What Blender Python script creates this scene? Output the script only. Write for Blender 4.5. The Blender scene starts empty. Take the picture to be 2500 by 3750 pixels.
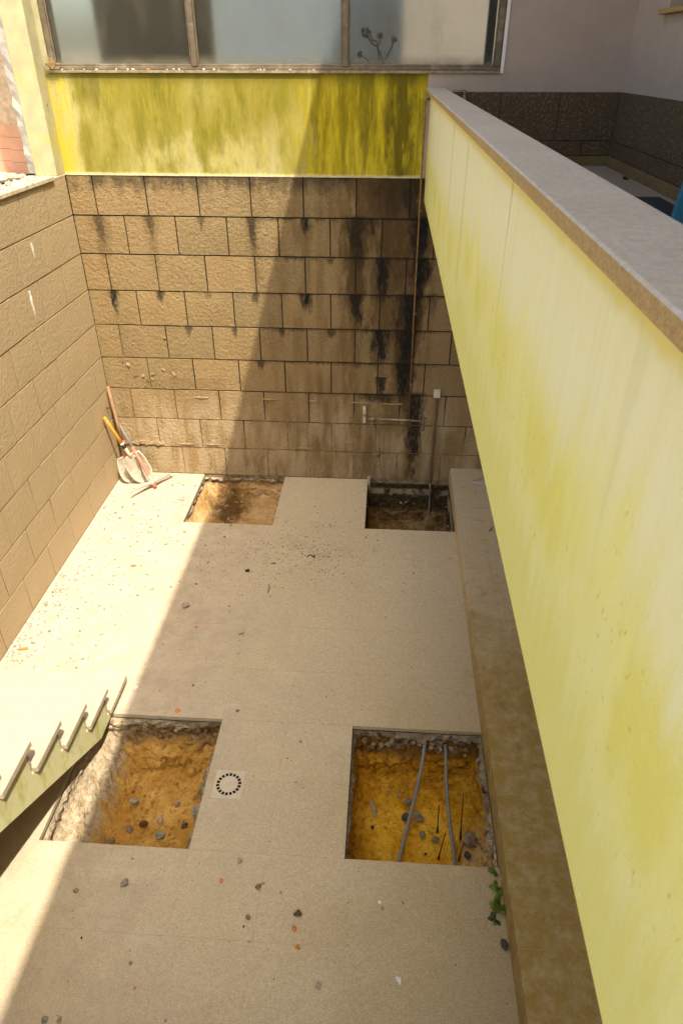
import bpy, bmesh, math, random
from mathutils import Vector, Matrix, noise as mnoise

K = 1.28                       # metres per working unit (everything is laid out in units, scaled to metres at the end)
scene = bpy.context.scene
COL = scene.collection

# ------------------------------------------------------------------ camera
cd = bpy.data.cameras.new("camera"); cam = bpy.data.objects.new("camera", cd); COL.objects.link(cam)
pitch, yaw, roll = 0.5830, 0.0619, 0.0012
fwd = Vector((-math.sin(yaw)*math.cos(pitch), math.cos(yaw)*math.cos(pitch), -math.sin(pitch)))
rt = Vector((math.cos(yaw), math.sin(yaw), 0)); up = rt.cross(fwd)
r2 = rt*math.cos(roll)+up*math.sin(roll); u2 = up*math.cos(roll)-rt*math.sin(roll)
M = Matrix((r2, u2, -fwd)).transposed().to_4x4()
M.translation = Vector((2.376, -5.452, 3.2322))*K
cam.matrix_world = M
cd.sensor_fit = 'VERTICAL'; cd.sensor_height = 36.0; cd.sensor_width = 24.0
cd.lens = 2518.2/3750*36.0
cd.clip_start = 0.05; cd.clip_end = 2000
cd.dof.use_dof = True; cd.dof.focus_distance = 4.6*K; cd.dof.aperture_fstop = 9.0
scene.camera = cam

# ------------------------------------------------------------------ sky, sun, exposure
SUN = Vector((-0.303, 0.42, -1.0))
w = bpy.data.worlds.new("World"); scene.world = w; w.use_nodes = True
wn = w.node_tree.nodes; wl = w.node_tree.links
sky = wn.new('ShaderNodeTexSky'); sky.sky_type = 'NISHITA'; sky.sun_disc = False
sky.sun_elevation = math.atan2(1.0, math.hypot(SUN.x, SUN.y)); sky.sun_rotation = math.atan2(-SUN.x, -SUN.y)
sky.air_density = 1.0; sky.dust_density = 4.8; sky.ozone_density = 1.0
bg = wn['Background']; bg.inputs['Strength'].default_value = 0.15
wl.new(sky.outputs[0], bg.inputs[0])
sl = bpy.data.lights.new("sun", 'SUN'); sl.energy = 2.8; sl.angle = math.radians(0.55); sl.color = (1.0, 0.925, 0.86)
so = bpy.data.objects.new("sun", sl); COL.objects.link(so)
so.rotation_euler = SUN.to_track_quat('-Z', 'Y').to_euler(); so.location = (5, -6, 20)
vs = scene.view_settings
vs.view_transform = 'Standard'; vs.look = 'None'; vs.gamma = 1.0; vs.use_curve_mapping = False
vs.exposure = 1.45
try:
    vs.use_white_balance = True; vs.white_balance_temperature = 7400; vs.white_balance_tint = 0
except Exception:
    pass
scene.cycles.max_bounces = 10; scene.cycles.diffuse_bounces = 5; scene.cycles.transmission_bounces = 6
scene.cycles.caustics_reflective = False; scene.cycles.caustics_refractive = False
scene.cycles.sample_clamp_indirect = 6.0
scene.cycles.use_denoising = True

# ------------------------------------------------------------------ object helpers
def link(o, parent=None):
    COL.objects.link(o)
    if parent is not None: o.parent = parent
    return o
def mesh_of(bm, name='m', smooth=False):
    bm.normal_update()
    me = bpy.data.meshes.new(name); bm.to_mesh(me); bm.free()
    if smooth:
        for p in me.polygons: p.use_smooth = True
    return me
def obj(name, me, mat=None, parent=None, loc=(0,0,0), rot=(0,0,0), smooth=False, scale=None):
    if isinstance(me, bmesh.types.BMesh): me = mesh_of(me, name, smooth)
    if mat is not None and len(me.materials) == 0: me.materials.append(mat)
    o = bpy.data.objects.new(name, me); link(o, parent)
    o.location = loc; o.rotation_euler = rot
    if scale is not None: o.scale = scale
    return o
def empty(name, loc=(0,0,0)):
    o = bpy.data.objects.new(name, None); o.empty_display_size = .1; link(o); o.location = loc; return o
def tag(o, label, cat, group=None):
    o['label'] = label; o['category'] = cat
    if group: o['group'] = group
    return o
def struct(o): o['kind'] = 'structure'; return o
def stuff(o): o['kind'] = 'stuff'; return o

def box(bm, x0, x1, y0, y1, z0, z1, bev=0.0):
    vs_ = [bm.verts.new(p) for p in ((x0,y0,z0),(x1,y0,z0),(x1,y1,z0),(x0,y1,z0),(x0,y0,z1),(x1,y0,z1),(x1,y1,z1),(x0,y1,z1))]
    fs = [bm.faces.new([vs_[i] for i in q]) for q in ((3,2,1,0),(4,5,6,7),(0,1,5,4),(1,2,6,5),(2,3,7,6),(3,0,4,7))]
    if bev > 0:
        es = list({e for f in fs for e in f.edges})
        bmesh.ops.bevel(bm, geom=es, offset=bev, segments=1, affect='EDGES')
    return vs_
def boxo(name, x0, x1, y0, y1, z0, z1, mat, parent=None, bev=0.0):
    bm = bmesh.new(); box(bm, x0, x1, y0, y1, z0, z1, bev); return obj(name, bm, mat, parent)
def prism(bm, pts, axis, a, b):
    """pts 2-D polygon; extruded along axis from a to b."""
    def P(p, t):
        if axis == 'x': return (t, p[0], p[1])
        if axis == 'y': return (p[0], t, p[1])
        return (p[0], p[1], t)
    A = [bm.verts.new(P(p, a)) for p in pts]; B = [bm.verts.new(P(p, b)) for p in pts]
    bm.faces.new(A); bm.faces.new(B[::-1])
    n = len(pts)
    for i in range(n): bm.faces.new((A[i], B[i], B[(i+1) % n], A[(i+1) % n]))
    bmesh.ops.recalc_face_normals(bm, faces=bm.faces)
def tube(bm, pts, rad, seg=10, caps=True):
    """swept tube; rad number or list."""
    pts = [Vector(p) for p in pts]; n = len(pts)
    if not isinstance(rad, (list, tuple)): rad = [rad]*n
    rings = []; prev = None
    for i, p in enumerate(pts):
        t = (pts[min(i+1, n-1)]-pts[max(i-1, 0)]).normalized()
        a = prev if prev is not None else (Vector((0,0,1)) if abs(t.z) < .9 else Vector((1,0,0)))
        a = (a-t*a.dot(t)).normalized(); prev = a; b = t.cross(a)
        rings.append([bm.verts.new(p+(a*math.cos(2*math.pi*k/seg)+b*math.sin(2*math.pi*k/seg))*rad[i]) for k in range(seg)])
    for i in range(n-1):
        for k in range(seg):
            bm.faces.new((rings[i][k], rings[i][(k+1) % seg], rings[i+1][(k+1) % seg], rings[i+1][k]))
    if caps:
        bm.faces.new(rings[0][::-1]); bm.faces.new(rings[-1])
def tubeo(name, pts, rad, mat, parent=None, seg=10, smooth=True):
    bm = bmesh.new(); tube(bm, pts, rad, seg); return obj(name, bm, mat, parent, smooth=smooth)
def bez(pts, n=24):
    """Catmull-Rom through pts."""
    P = [Vector(p) for p in pts]; P = [P[0]*2-P[1]]+P+[P[-1]*2-P[-2]]; out = []
    m = len(P)-3
    for i in range(m):
        for j in range(n//m+1):
            t = j/(n//m+1); a, b, c, d = P[i:i+4]
            out.append(.5*((2*b)+(c-a)*t+(2*a-5*b+4*c-d)*t*t+(3*b-a-3*c+d)*t**3))
    out.append(P[-2]); return out
def hull(rng, sx, sy, sz, n=11, flat=0.0):
    """angular chip: convex hull of random points, sitting on z=0."""
    bm = bmesh.new()
    for i in range(n):
        v = Vector((rng.gauss(0,1), rng.gauss(0,1), rng.gauss(0,1))).normalized()
        v *= rng.uniform(.82, 1.0)
        bm.verts.new((v.x*sx/2, v.y*sy/2, v.z*sz/2))
    r = bmesh.ops.convex_hull(bm, input=bm.verts)
    dead = [g for g in r['geom_interior'] if isinstance(g, bmesh.types.BMVert)]
    if dead: bmesh.ops.delete(bm, geom=dead, context='VERTS')
    zm = min(v.co.z for v in bm.verts)
    for v in bm.verts: v.co.z -= zm+.06*sz
    bmesh.ops.recalc_face_normals(bm, faces=bm.faces)
    return bm
def rock(rng, sx, sy, sz, sub=2, amp=.22):
    bm = bmesh.new(); bmesh.ops.create_icosphere(bm, subdivisions=sub, radius=.5)
    o = Vector((rng.uniform(0,50),)*3)
    for v in bm.verts:
        d = 1+amp*mnoise.noise(v.co*3+o)+amp*.5*mnoise.noise(v.co*7+o)
        v.co = Vector((v.co.x*sx, v.co.y*sy, v.co.z*sz))*d
    zm = min(v.co.z for v in bm.verts)
    for v in bm.verts: v.co.z -= zm+.08*sz
    return bm

# ------------------------------------------------------------------ material helpers
class MT:
    def __init__(s, name):
        s.m = bpy.data.materials.new(name); s.m.use_nodes = True
        s.nt = s.m.node_tree; s.n = s.nt.nodes; s.l = s.nt.links
        s.bsdf = s.n['Principled BSDF']; s._pos = None
    def new(s, t, **kw):
        nd = s.n.new(t)
        for k, v in kw.items(): setattr(nd, k, v)
        return nd
    def put(s, sock, v):
        if isinstance(v, bpy.types.NodeSocket): s.l.new(v, sock)
        elif isinstance(v, (tuple, list)) and sock.type == 'RGBA' and len(v) == 3: sock.default_value = (*v, 1)
        else: sock.default_value = v
    @property
    def pos(s):
        if s._pos is None:
            g = s.new('ShaderNodeNewGeometry'); m = s.new('ShaderNodeVectorMath', operation='SCALE')
            s.l.new(g.outputs['Position'], m.inputs[0]); m.inputs['Scale'].default_value = 1/K
            s._pos = m.outputs[0]
            sp = s.new('ShaderNodeSeparateXYZ'); s.l.new(s._pos, sp.inputs[0]); s.xyz = sp.outputs
        return s._pos
    def sep(s, i): s.pos; return s.xyz[i]
    def objpos(s):
        t = s.new('ShaderNodeTexCoord'); return t.outputs['Object']
    def rand(s): return s.new('ShaderNodeObjectInfo').outputs['Random']
    def stretch(s, v, sc):
        m = s.new('ShaderNodeVectorMath', operation='MULTIPLY'); s.put(m.inputs[0], v); m.inputs[1].default_value = sc; return m.outputs[0]
    def noise(s, scale, detail=3, rough=.55, vec=None, st=None, off=0, dist=0):
        nd = s.new('ShaderNodeTexNoise'); v = vec if vec is not None else s.pos
        if st: v = s.stretch(v, st)
        if off:
            m = s.new('ShaderNodeVectorMath', operation='ADD'); s.l.new(v, m.inputs[0]); m.inputs[1].default_value = (off, off*.7, off*1.3); v = m.outputs[0]
        s.l.new(v, nd.inputs['Vector']); nd.inputs['Scale'].default_value = scale
        nd.inputs['Detail'].default_value = detail; nd.inputs['Roughness'].default_value = rough; nd.inputs['Distortion'].default_value = dist
        return nd.outputs['Fac']
    def voro(s, scale, feature='F1', vec=None, out='Distance', st=None):
        nd = s.new('ShaderNodeTexVoronoi', feature=feature); v = vec if vec is not None else s.pos
        if st: v = s.stretch(v, st)
        s.l.new(v, nd.inputs['Vector']); nd.inputs['Scale'].default_value = scale
        return nd.outputs[out]
    def math(s, op, a, b=0.0, c=None, clamp=False):
        nd = s.new('ShaderNodeMath', operation=op, use_clamp=clamp); s.put(nd.inputs[0], a); s.put(nd.inputs[1], b)
        if c is not None: s.put(nd.inputs[2], c)
        return nd.outputs[0]
    def mr(s, v, a, b, c=0.0, d=1.0, smooth=True):
        nd = s.new('ShaderNodeMapRange'); nd.interpolation_type = 'SMOOTHSTEP' if smooth else 'LINEAR'; nd.clamp = True
        for i, q in enumerate((v, a, b, c, d)): s.put(nd.inputs[i], q)
        return nd.outputs[0]
    def mix(s, f, a, b, mode='MIX'):
        nd = s.new('ShaderNodeMix', data_type='RGBA', blend_type=mode); s.put(nd.inputs[0], f); s.put(nd.inputs[6], a); s.put(nd.inputs[7], b)
        return nd.outputs[2]
    def bump(s, h, strength=.5, dist=.01, prev=None):
        nd = s.new('ShaderNodeBump'); nd.inputs['Strength'].default_value = strength; nd.inputs['Distance'].default_value = dist*K
        s.l.new(h, nd.inputs['Height'])
        if prev is not None: s.l.new(prev, nd.inputs['Normal'])
        return nd.outputs[0]
    def done(s, color, rough=.85, normal=None, metallic=0.0, spec=.3, **kw):
        b = s.bsdf; s.put(b.inputs['Base Color'], color); s.put(b.inputs['Roughness'], rough)
        s.put(b.inputs['Metallic'], metallic); b.inputs['Specular IOR Level'].default_value = spec
        if normal is not None: s.l.new(normal, b.inputs['Normal'])
        for k, v in kw.items(): s.put(b.inputs[k], v)
        return s.m

def streak_group():
    g = bpy.data.node_groups.new('Streak', 'ShaderNodeTree')
    for nm, d in (('X',0),('Z',0),('Noise',0),('x0',0),('z0',0),('width',.03),('length',.2),('strength',1)):
        sk = g.interface.new_socket(nm, in_out='INPUT', socket_type='NodeSocketFloat'); sk.default_value = d
    g.interface.new_socket('Mask', in_out='OUTPUT', socket_type='NodeSocketFloat')
    n, l = g.nodes, g.links
    I = n.new('NodeGroupInput'); O = n.new('NodeGroupOutput')
    def mth(op, a, b, clamp=False):
        nd = n.new('ShaderNodeMath'); nd.operation = op; nd.use_clamp = clamp
        for i, q in enumerate((a, b)):
            if isinstance(q, bpy.types.NodeSocket): l.new(q, nd.inputs[i])
            else: nd.inputs[i].default_value = q
        return nd.outputs[0]
    def mr(v, a, b, c, d):
        nd = n.new('ShaderNodeMapRange'); nd.interpolation_type = 'SMOOTHSTEP'
        for i, q in enumerate((v, a, b, c, d)):
            if isinstance(q, bpy.types.NodeSocket): l.new(q, nd.inputs[i])
            else: nd.inputs[i].default_value = q
        return nd.outputs[0]
    i = I.outputs
    t = mth('DIVIDE', mth('SUBTRACT', i['z0'], i['Z']), i['length'])           # 0 at top, 1 at end
    wd = mth('MULTIPLY', i['width'], mr(t, 0.0, 1.1, 1.15, .35))
    dx = mth('DIVIDE', mth('ABSOLUTE', mth('ADD', mth('SUBTRACT', i['X'], i['x0']), mth('MULTIPLY', i['Noise'], mth('MULTIPLY', i['width'], 1.3))), 0.0), wd)
    m = mr(dx, .25, 1.25, 1.0, 0.0)
    m = mth('MULTIPLY', m, mr(t, -.03, .02, 0.0, 1.0))
    m = mth('MULTIPLY', m, mr(mth('ADD', t, mth('MULTIPLY', i['Noise'], .35)), .45, 1.15, 1.0, 0.0))
    m = mth('MULTIPLY', m, i['strength'])
    l.new(m, O.inputs[0])
    return g
STREAK = streak_group()
def streaks(s, X, Z, lst, nscale=26, st=(1,1,.35)):
    nz = s.math('SUBTRACT', s.noise(nscale, 4, .65, st=st), .5); tot = None
    nz = s.math('MULTIPLY', nz, 2.2)
    for (x0, z0, wd, ln, sg) in lst:
        g = s.new('ShaderNodeGroup'); g.node_tree = STREAK
        s.put(g.inputs['X'], X); s.put(g.inputs['Z'], Z); s.put(g.inputs['Noise'], nz)
        for k, v in (('x0',x0),('z0',z0),('width',wd),('length',ln),('strength',sg)): g.inputs[k].default_value = v
        tot = g.outputs[0] if tot is None else s.math('MAXIMUM', tot, g.outputs[0])
    return tot

def simple(name, c, rough=.7, metallic=0.0, var=.12, scale=30, bump=0.0, spec=.3, dirt=None):
    s = MT(name); f = s.noise(scale, 4, .6)
    a = tuple(v*(1-var) for v in c); b = tuple(min(1, v*(1+var)) for v in c)
    col = s.mix(s.mr(f, .3, .7), a, b)
    if dirt: col = s.mix(s.mr(s.noise(scale*.4, 5, .65, off=7), .52, .72), col, dirt)
    return s.done(col, rough, s.bump(f, bump, .004) if bump else None, metallic, spec)

# ---- granite of the court walls
def granite_wall(name, stained):
    s = MT(name); X, Y, Z = s.sep(0), s.sep(1), s.sep(2)
    big = s.noise(3.2, 4, .6); mid = s.noise(16, 4, .6); fine = s.noise(150, 2, .6); spk = s.noise(330, 2, .5, off=3)
    col = s.mix(s.mr(big, .3, .7), (.195,.131,.056), (.26,.181,.088))
    col = s.mix(s.mr(s.rand(), 0, 1), col, s.mix(.42, col, (.40,.24,.105)))
    col = s.mix(s.mr(fine, .42, .62, 0, .75), col, (.345,.262,.15))
    col = s.mix(s.mr(spk, .57, .66, 0, .75), col, (.10,.07,.04))
    col = s.mix(s.mr(s.noise(9, 5, .65, off=11), .55, .75, 0, .45), col, (.22,.14,.065))
    rough_rel = s.math('ADD', s.noise(34, 5, .62, off=5), s.math('MULTIPLY', fine, .22))
    if not stained: col = s.mix(.62, col, (.45,.355,.23))
    if stained:
        # pale lime wash of the lowest courses, brown damp mixed with painted shade, black drips
        low = s.mr(s.math('ADD', Z, s.math('MULTIPLY', s.math('SUBTRACT', big, .5), .5)), 1.05, .45)
        left = s.mr(X, 1.5, .5)
        wash = s.math('MULTIPLY', s.mr(s.noise(5, 5, .62, st=(2.2,1,.5), off=21), .38, .62), low)
        col = s.mix(s.math('MULTIPLY', wash, .7), col, (.44,.345,.225))
        damp = s.math('MULTIPLY', s.mr(s.math('ADD', X, s.math('MULTIPLY', s.noise(6, 3, st=(1,1,.3)), .3)), 1.15, 2.15), s.mr(s.noise(4, 5, .6, st=(3,1,.5), off=31), .35, .7))  # browning carried left past the real damp to deepen the shaded wall
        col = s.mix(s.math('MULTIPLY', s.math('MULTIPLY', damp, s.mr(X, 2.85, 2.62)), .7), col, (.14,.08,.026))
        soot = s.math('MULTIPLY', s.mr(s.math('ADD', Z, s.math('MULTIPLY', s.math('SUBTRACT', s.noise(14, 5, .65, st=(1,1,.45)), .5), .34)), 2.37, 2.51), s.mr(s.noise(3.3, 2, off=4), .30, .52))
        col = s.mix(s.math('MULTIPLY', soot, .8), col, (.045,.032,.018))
        blkd = s.math('MULTIPLY', s.math('MULTIPLY', s.mr(s.math('ADD', X, s.math('MULTIPLY', s.math('SUBTRACT', s.noise(18, 4, .65, st=(1,1,.3), off=44), .5), .12)), 2.125, 2.165), s.mr(X, 2.75, 2.6)), s.mr(Z, 2.235, 2.245))
        col = s.mix(s.math('MULTIPLY', blkd, s.mr(s.noise(10, 4, .6, st=(1,1,.4), off=40), .25, .7, .62, .92)), col, (.085,.045,.016))
        brown = [(2.36,2.53,.30,.36,.62),(2.15,2.25,.11,1.15,.7),(2.46,2.25,.20,.80,.8),(2.54,1.69,.15,1.1,.75),(2.36,1.97,.12,1.1,.55),(2.62,2.3,.12,1.0,.6),(2.52,.86,.14,.5,.35),(.72,.95,.35,.35,.16),
                 (1.36,2.24,.06,.7,.25),(1.76,2.2,.06,.5,.25),(.19,2.24,.07,.5,.3),(.58,2.24,.06,.45,.25)]
        col = s.mix(streaks(s, X, Z, [(a, b, c*1.15, d, min(.92, e*1.25)) for (a, b, c, d, e) in brown], 13), col, (.075,.04,.014))
        black = [(.195,2.245,.03,.20,.55),(.583,2.245,.03,.16,.55),(.976,2.245,.025,.10,.6),(1.363,2.245,.03,.24,.7),(1.765,2.245,.035,.13,.9),(2.257,2.245,.03,.14,.7),
                 (2.15,2.25,.045,.36,.75),(2.62,2.26,.05,.40,.95),(2.40,2.52,.09,.30,.5),(2.545,2.52,.05,.32,.7),
                 (1.95,1.965,.03,.06,.6),(2.35,1.965,.042,.36,1.0),(2.645,1.97,.045,.40,.95),(2.18,1.965,.03,.12,.5),
                 (.20,1.685,.03,.20,.9),(.585,1.685,.035,.09,.8),(1.357,1.685,.035,.09,.7),(1.757,1.685,.04,.14,1.0),(2.155,1.685,.035,.25,.85),(2.575,1.69,.062,.42,1.0),(.97,1.685,.03,.05,.4),
                 (.784,1.405,.025,.10,.6),(1.166,1.405,.025,.09,.7),(1.554,1.405,.03,.08,.7),(1.95,1.405,.03,.08,.7),(2.352,1.405,.042,.34,1.0),(2.575,1.41,.055,.40,.95),
                 (1.364,1.125,.03,.09,.7),(2.56,1.13,.052,.40,1.0),(2.37,1.0,.03,.2,.85),(2.16,1.125,.05,.06,.5),(2.36,.85,.13,.09,.75),(2.668,.86,.05,.95,.85),(2.76,1.7,.03,.2,.4)]
        blk = streaks(s, X, Z, [(a, b, c*(1.65 if a > 2.1 else 1.3), d*1.12, min(1, e*1.1)) for (a, b, c, d, e) in black], 22)
        # short drip fringe under every bed joint on the stained side
        zz = s.math('MODULO', s.math('ADD', Z, .0), .28)
        fr = s.math('MULTIPLY', s.mr(s.math('ADD', zz, s.math('MULTIPLY', s.noise(75, 4, .7, st=(1,1,.05)), -.10)), .195, .232), s.mr(s.math('ADD', X, s.math('MULTIPLY', s.noise(3, 3, off=9), .8)), 1.4, 2.1))
        fr = s.math('MULTIPLY', fr, s.math('MULTIPLY', s.mr(Z, .75, .9), s.mr(X, 2.95, 2.75)))
        fr = s.math('MULTIPLY', fr, s.mr(s.noise(5, 3, off=14), .4, .6))
        blk = s.math('MAXIMUM', blk, s.math('MULTIPLY', fr, .8))
        blk = s.math('MULTIPLY', blk, s.mr(s.noise(48, 4, .7, st=(1,1,.4)), .28, .5, .55, 1))
        col = s.mix(blk, col, (.010,.009,.007))
    else:
        drip = streaks(s, Y, Z, [(-.75,2.2,.02,.10,.8),(-.93,1.93,.018,.2,.95)], 40)
        col = s.mix(drip, col, (.8,.78,.74))
        sp = s.mr(s.noise(7, 4, .7, off=17), .66, .72)
        col = s.mix(s.math('MULTIPLY', sp, .55), col, (.07,.05,.03))
        low = s.mr(Z, .35, .0); col = s.mix(s.math('MULTIPLY', low, .35), col, (.50,.38,.26))
    nrm = s.bump(rough_rel, .85 if stained else .48, .014)
    nrm = s.bump(fine, .35, .002, nrm)
    return s.done(col, .9, nrm, 0, .25)
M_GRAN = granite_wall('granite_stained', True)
M_GRANL = granite_wall('granite_side', False)
def mortar():
    s = MT('mortar'); Z, X = s.sep(2), s.sep(0)
    d = s.mr(s.math('ADD', Z, s.math('MULTIPLY', s.noise(4, 3), .9)), 0.80, 1.20)
    d = s.math('MULTIPLY', d, s.mr(s.math('ADD', X, s.math('MULTIPLY', Z, .9)), 1.1, 1.7, .35, 1))
    col = s.mix(d, s.mix(s.mr(s.noise(20, 4), .4, .6), (.20,.135,.075), (.33,.25,.17)), (.03,.022,.012))
    return s.done(col, .95)
M_MORTAR = mortar()
M_MORTARL = simple('dark_mortar', (.17,.118,.065), .95, var=.55, scale=5)
def granite_paving(name, a, b, c, dusty=True, grime=0.0):
    s = MT(name); X, Y = s.sep(0), s.sep(1)
    fine = s.noise(175, 3, .7); spk = s.noise(260, 2, .6, off=3); big = s.noise(1.6, 4, .6); mid = s.noise(7, 4, .6, off=6)
    col = s.mix(s.mr(fine, .38, .64), a, b)
    col = s.mix(s.mr(spk, .56, .68, 0, .7), col, c)
    col = s.mix(s.mr(s.rand(), 0, 1, 0, .22), col, tuple(v*.72 for v in b))
    col = s.mix(s.mr(s.noise(55, 3, .6, off=8), .5, .7, 0, .3), col, (.52,.36,.17))
    col = s.mix(s.mr(s.noise(62, 4, .72, off=91), .34, .66, 0, .34), col, tuple(v*.62 for v in a))
    col = s.mix(s.mr(s.noise(95, 3, .7, off=95), .58, .70, 0, .45), col, (b[0]*1.02, b[1]*.80, b[2]*.52))
    if dusty:
        dust = s.math('MULTIPLY', s.mr(s.math('ADD', X, s.math('MULTIPLY', s.math('SUBTRACT', big, .5), 1.6)), 2.3, .9), s.mr(mid, .2, .75, .7, 1))
        dust = s.math('MULTIPLY', dust, s.mr(Y, -4.6, -2.6, .7, 1))
        col = s.mix(s.math('MULTIPLY', dust, .8), col, s.mix(s.mr(s.noise(9, 5, .7, off=51), .35, .68), (.37,.305,.25), (.48,.40,.34)))  # dust kept darker where the sun falls, so the floor stays below white
        dk = s.mr(s.noise(2.3, 5, .65, off=15), .56, .76)
        col = s.mix(s.math('MULTIPLY', dk, .28), col, (.24,.17,.10))
        sc = s.mr(s.noise(5, 6, .75, off=61, dist=.6), .57, .66); col = s.mix(s.math('MULTIPLY', sc, .22), col, (.68,.60,.48))
        wr = s.math('MULTIPLY', s.mr(s.math('ADD', X, s.math('MULTIPLY', s.math('SUBTRACT', s.noise(1.9, 4, .6, off=81), .5), 1.2)), 1.9, 2.9), s.mr(Y, -1.2, -3.4))
        col = s.mix(s.math('MULTIPLY', wr, .62), col, s.mix(s.mr(fine, .4, .62), (.30,.205,.085), (.43,.33,.165)))
        # dark soil trodden in between the two far pits
        dx = s.math('SUBTRACT', X, 1.75); dy = s.math('ADD', Y, 1.15)
        r = s.math('SQRT', s.math('ADD', s.math('MULTIPLY', s.math('MULTIPLY', dx, dx), .7), s.math('MULTIPLY', dy, dy)))
        so_ = s.math('MULTIPLY', s.mr(r, .75, .15), s.mr(s.noise(60, 3, .7, off=2), .60, .68))
        col = s.mix(s.math('MULTIPLY', so_, .75), col, (.06,.04,.02))
    if dusty: col = s.mix(s.mr(s.noise(105, 3, .75, off=99), .54, .70, 0, .30), col, (.22,.165,.10))
    if grime:
        if grime > .9: gm = s.math('MULTIPLY', s.mr(s.math('ADD', Y, s.math('MULTIPLY', s.math('SUBTRACT', s.noise(2.6, 6, .68, off=5), .5), 2.4)), -.9, -3.0, .12, 1), s.mr(s.noise(13, 5, .7, off=29), .28, .6, .62, 1))
        else: gm = s.mr(s.noise(2.6, 6, .68, off=5), .40, .68)
        col = s.mix(s.math('MULTIPLY', gm, min(grime, .84)), col, (.27,.165,.012) if grime > .9 else (.085,.058,.03))
        col = s.mix(s.mr(s.noise(11, 5, .7, off=25), .55, .7, 0, min(grime, .5)*.6), col, (.10,.065,.018) if grime > .9 else (.06,.042,.024))
    nrm = s.bump(s.math('ADD', s.noise(230, 3, .7, off=12), s.math('MULTIPLY', s.noise(80, 3, .6), .2)), .32, .0035)
    return s.done(col, .88, nrm, 0, .25)
M_TILE = granite_paving('granite_paving', (.53,.43,.285), (.74,.62,.45), (.27,.19,.105))
M_KERB = granite_paving('granite_step', (.62,.50,.33), (.76,.64,.46), (.34,.24,.12), False, .95)
M_STEP = granite_paving('granite_tread', (.44,.36,.28), (.58,.50,.41), (.36,.26,.18), False, .0)
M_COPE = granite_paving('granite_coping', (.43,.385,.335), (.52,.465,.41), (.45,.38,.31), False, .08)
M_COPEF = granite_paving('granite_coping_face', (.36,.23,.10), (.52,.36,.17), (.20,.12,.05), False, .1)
M_TERR = granite_paving('terrace_paving', (.26,.22,.19), (.36,.31,.27), (.17,.14,.11), False, .1)
M_CLAD = granite_paving('terrace_cladding', (.07,.047,.028), (.12,.085,.055), (.036,.026,.016), False, .35)
M_SKIRT = granite_paving('terrace_skirting', (.15,.10,.05), (.27,.18,.08), (.07,.05,.02), False, .4)
M_BED = simple('floor_bed', (.47,.375,.25), .95, var=.3, scale=12)
M_GROUTL = simple('pale_grout', (.40,.31,.17), .95, var=.15, scale=20)
M_STONEEDGE = simple('limestone_edge', (.50,.42,.30), .9, var=.2, scale=18)

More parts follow.
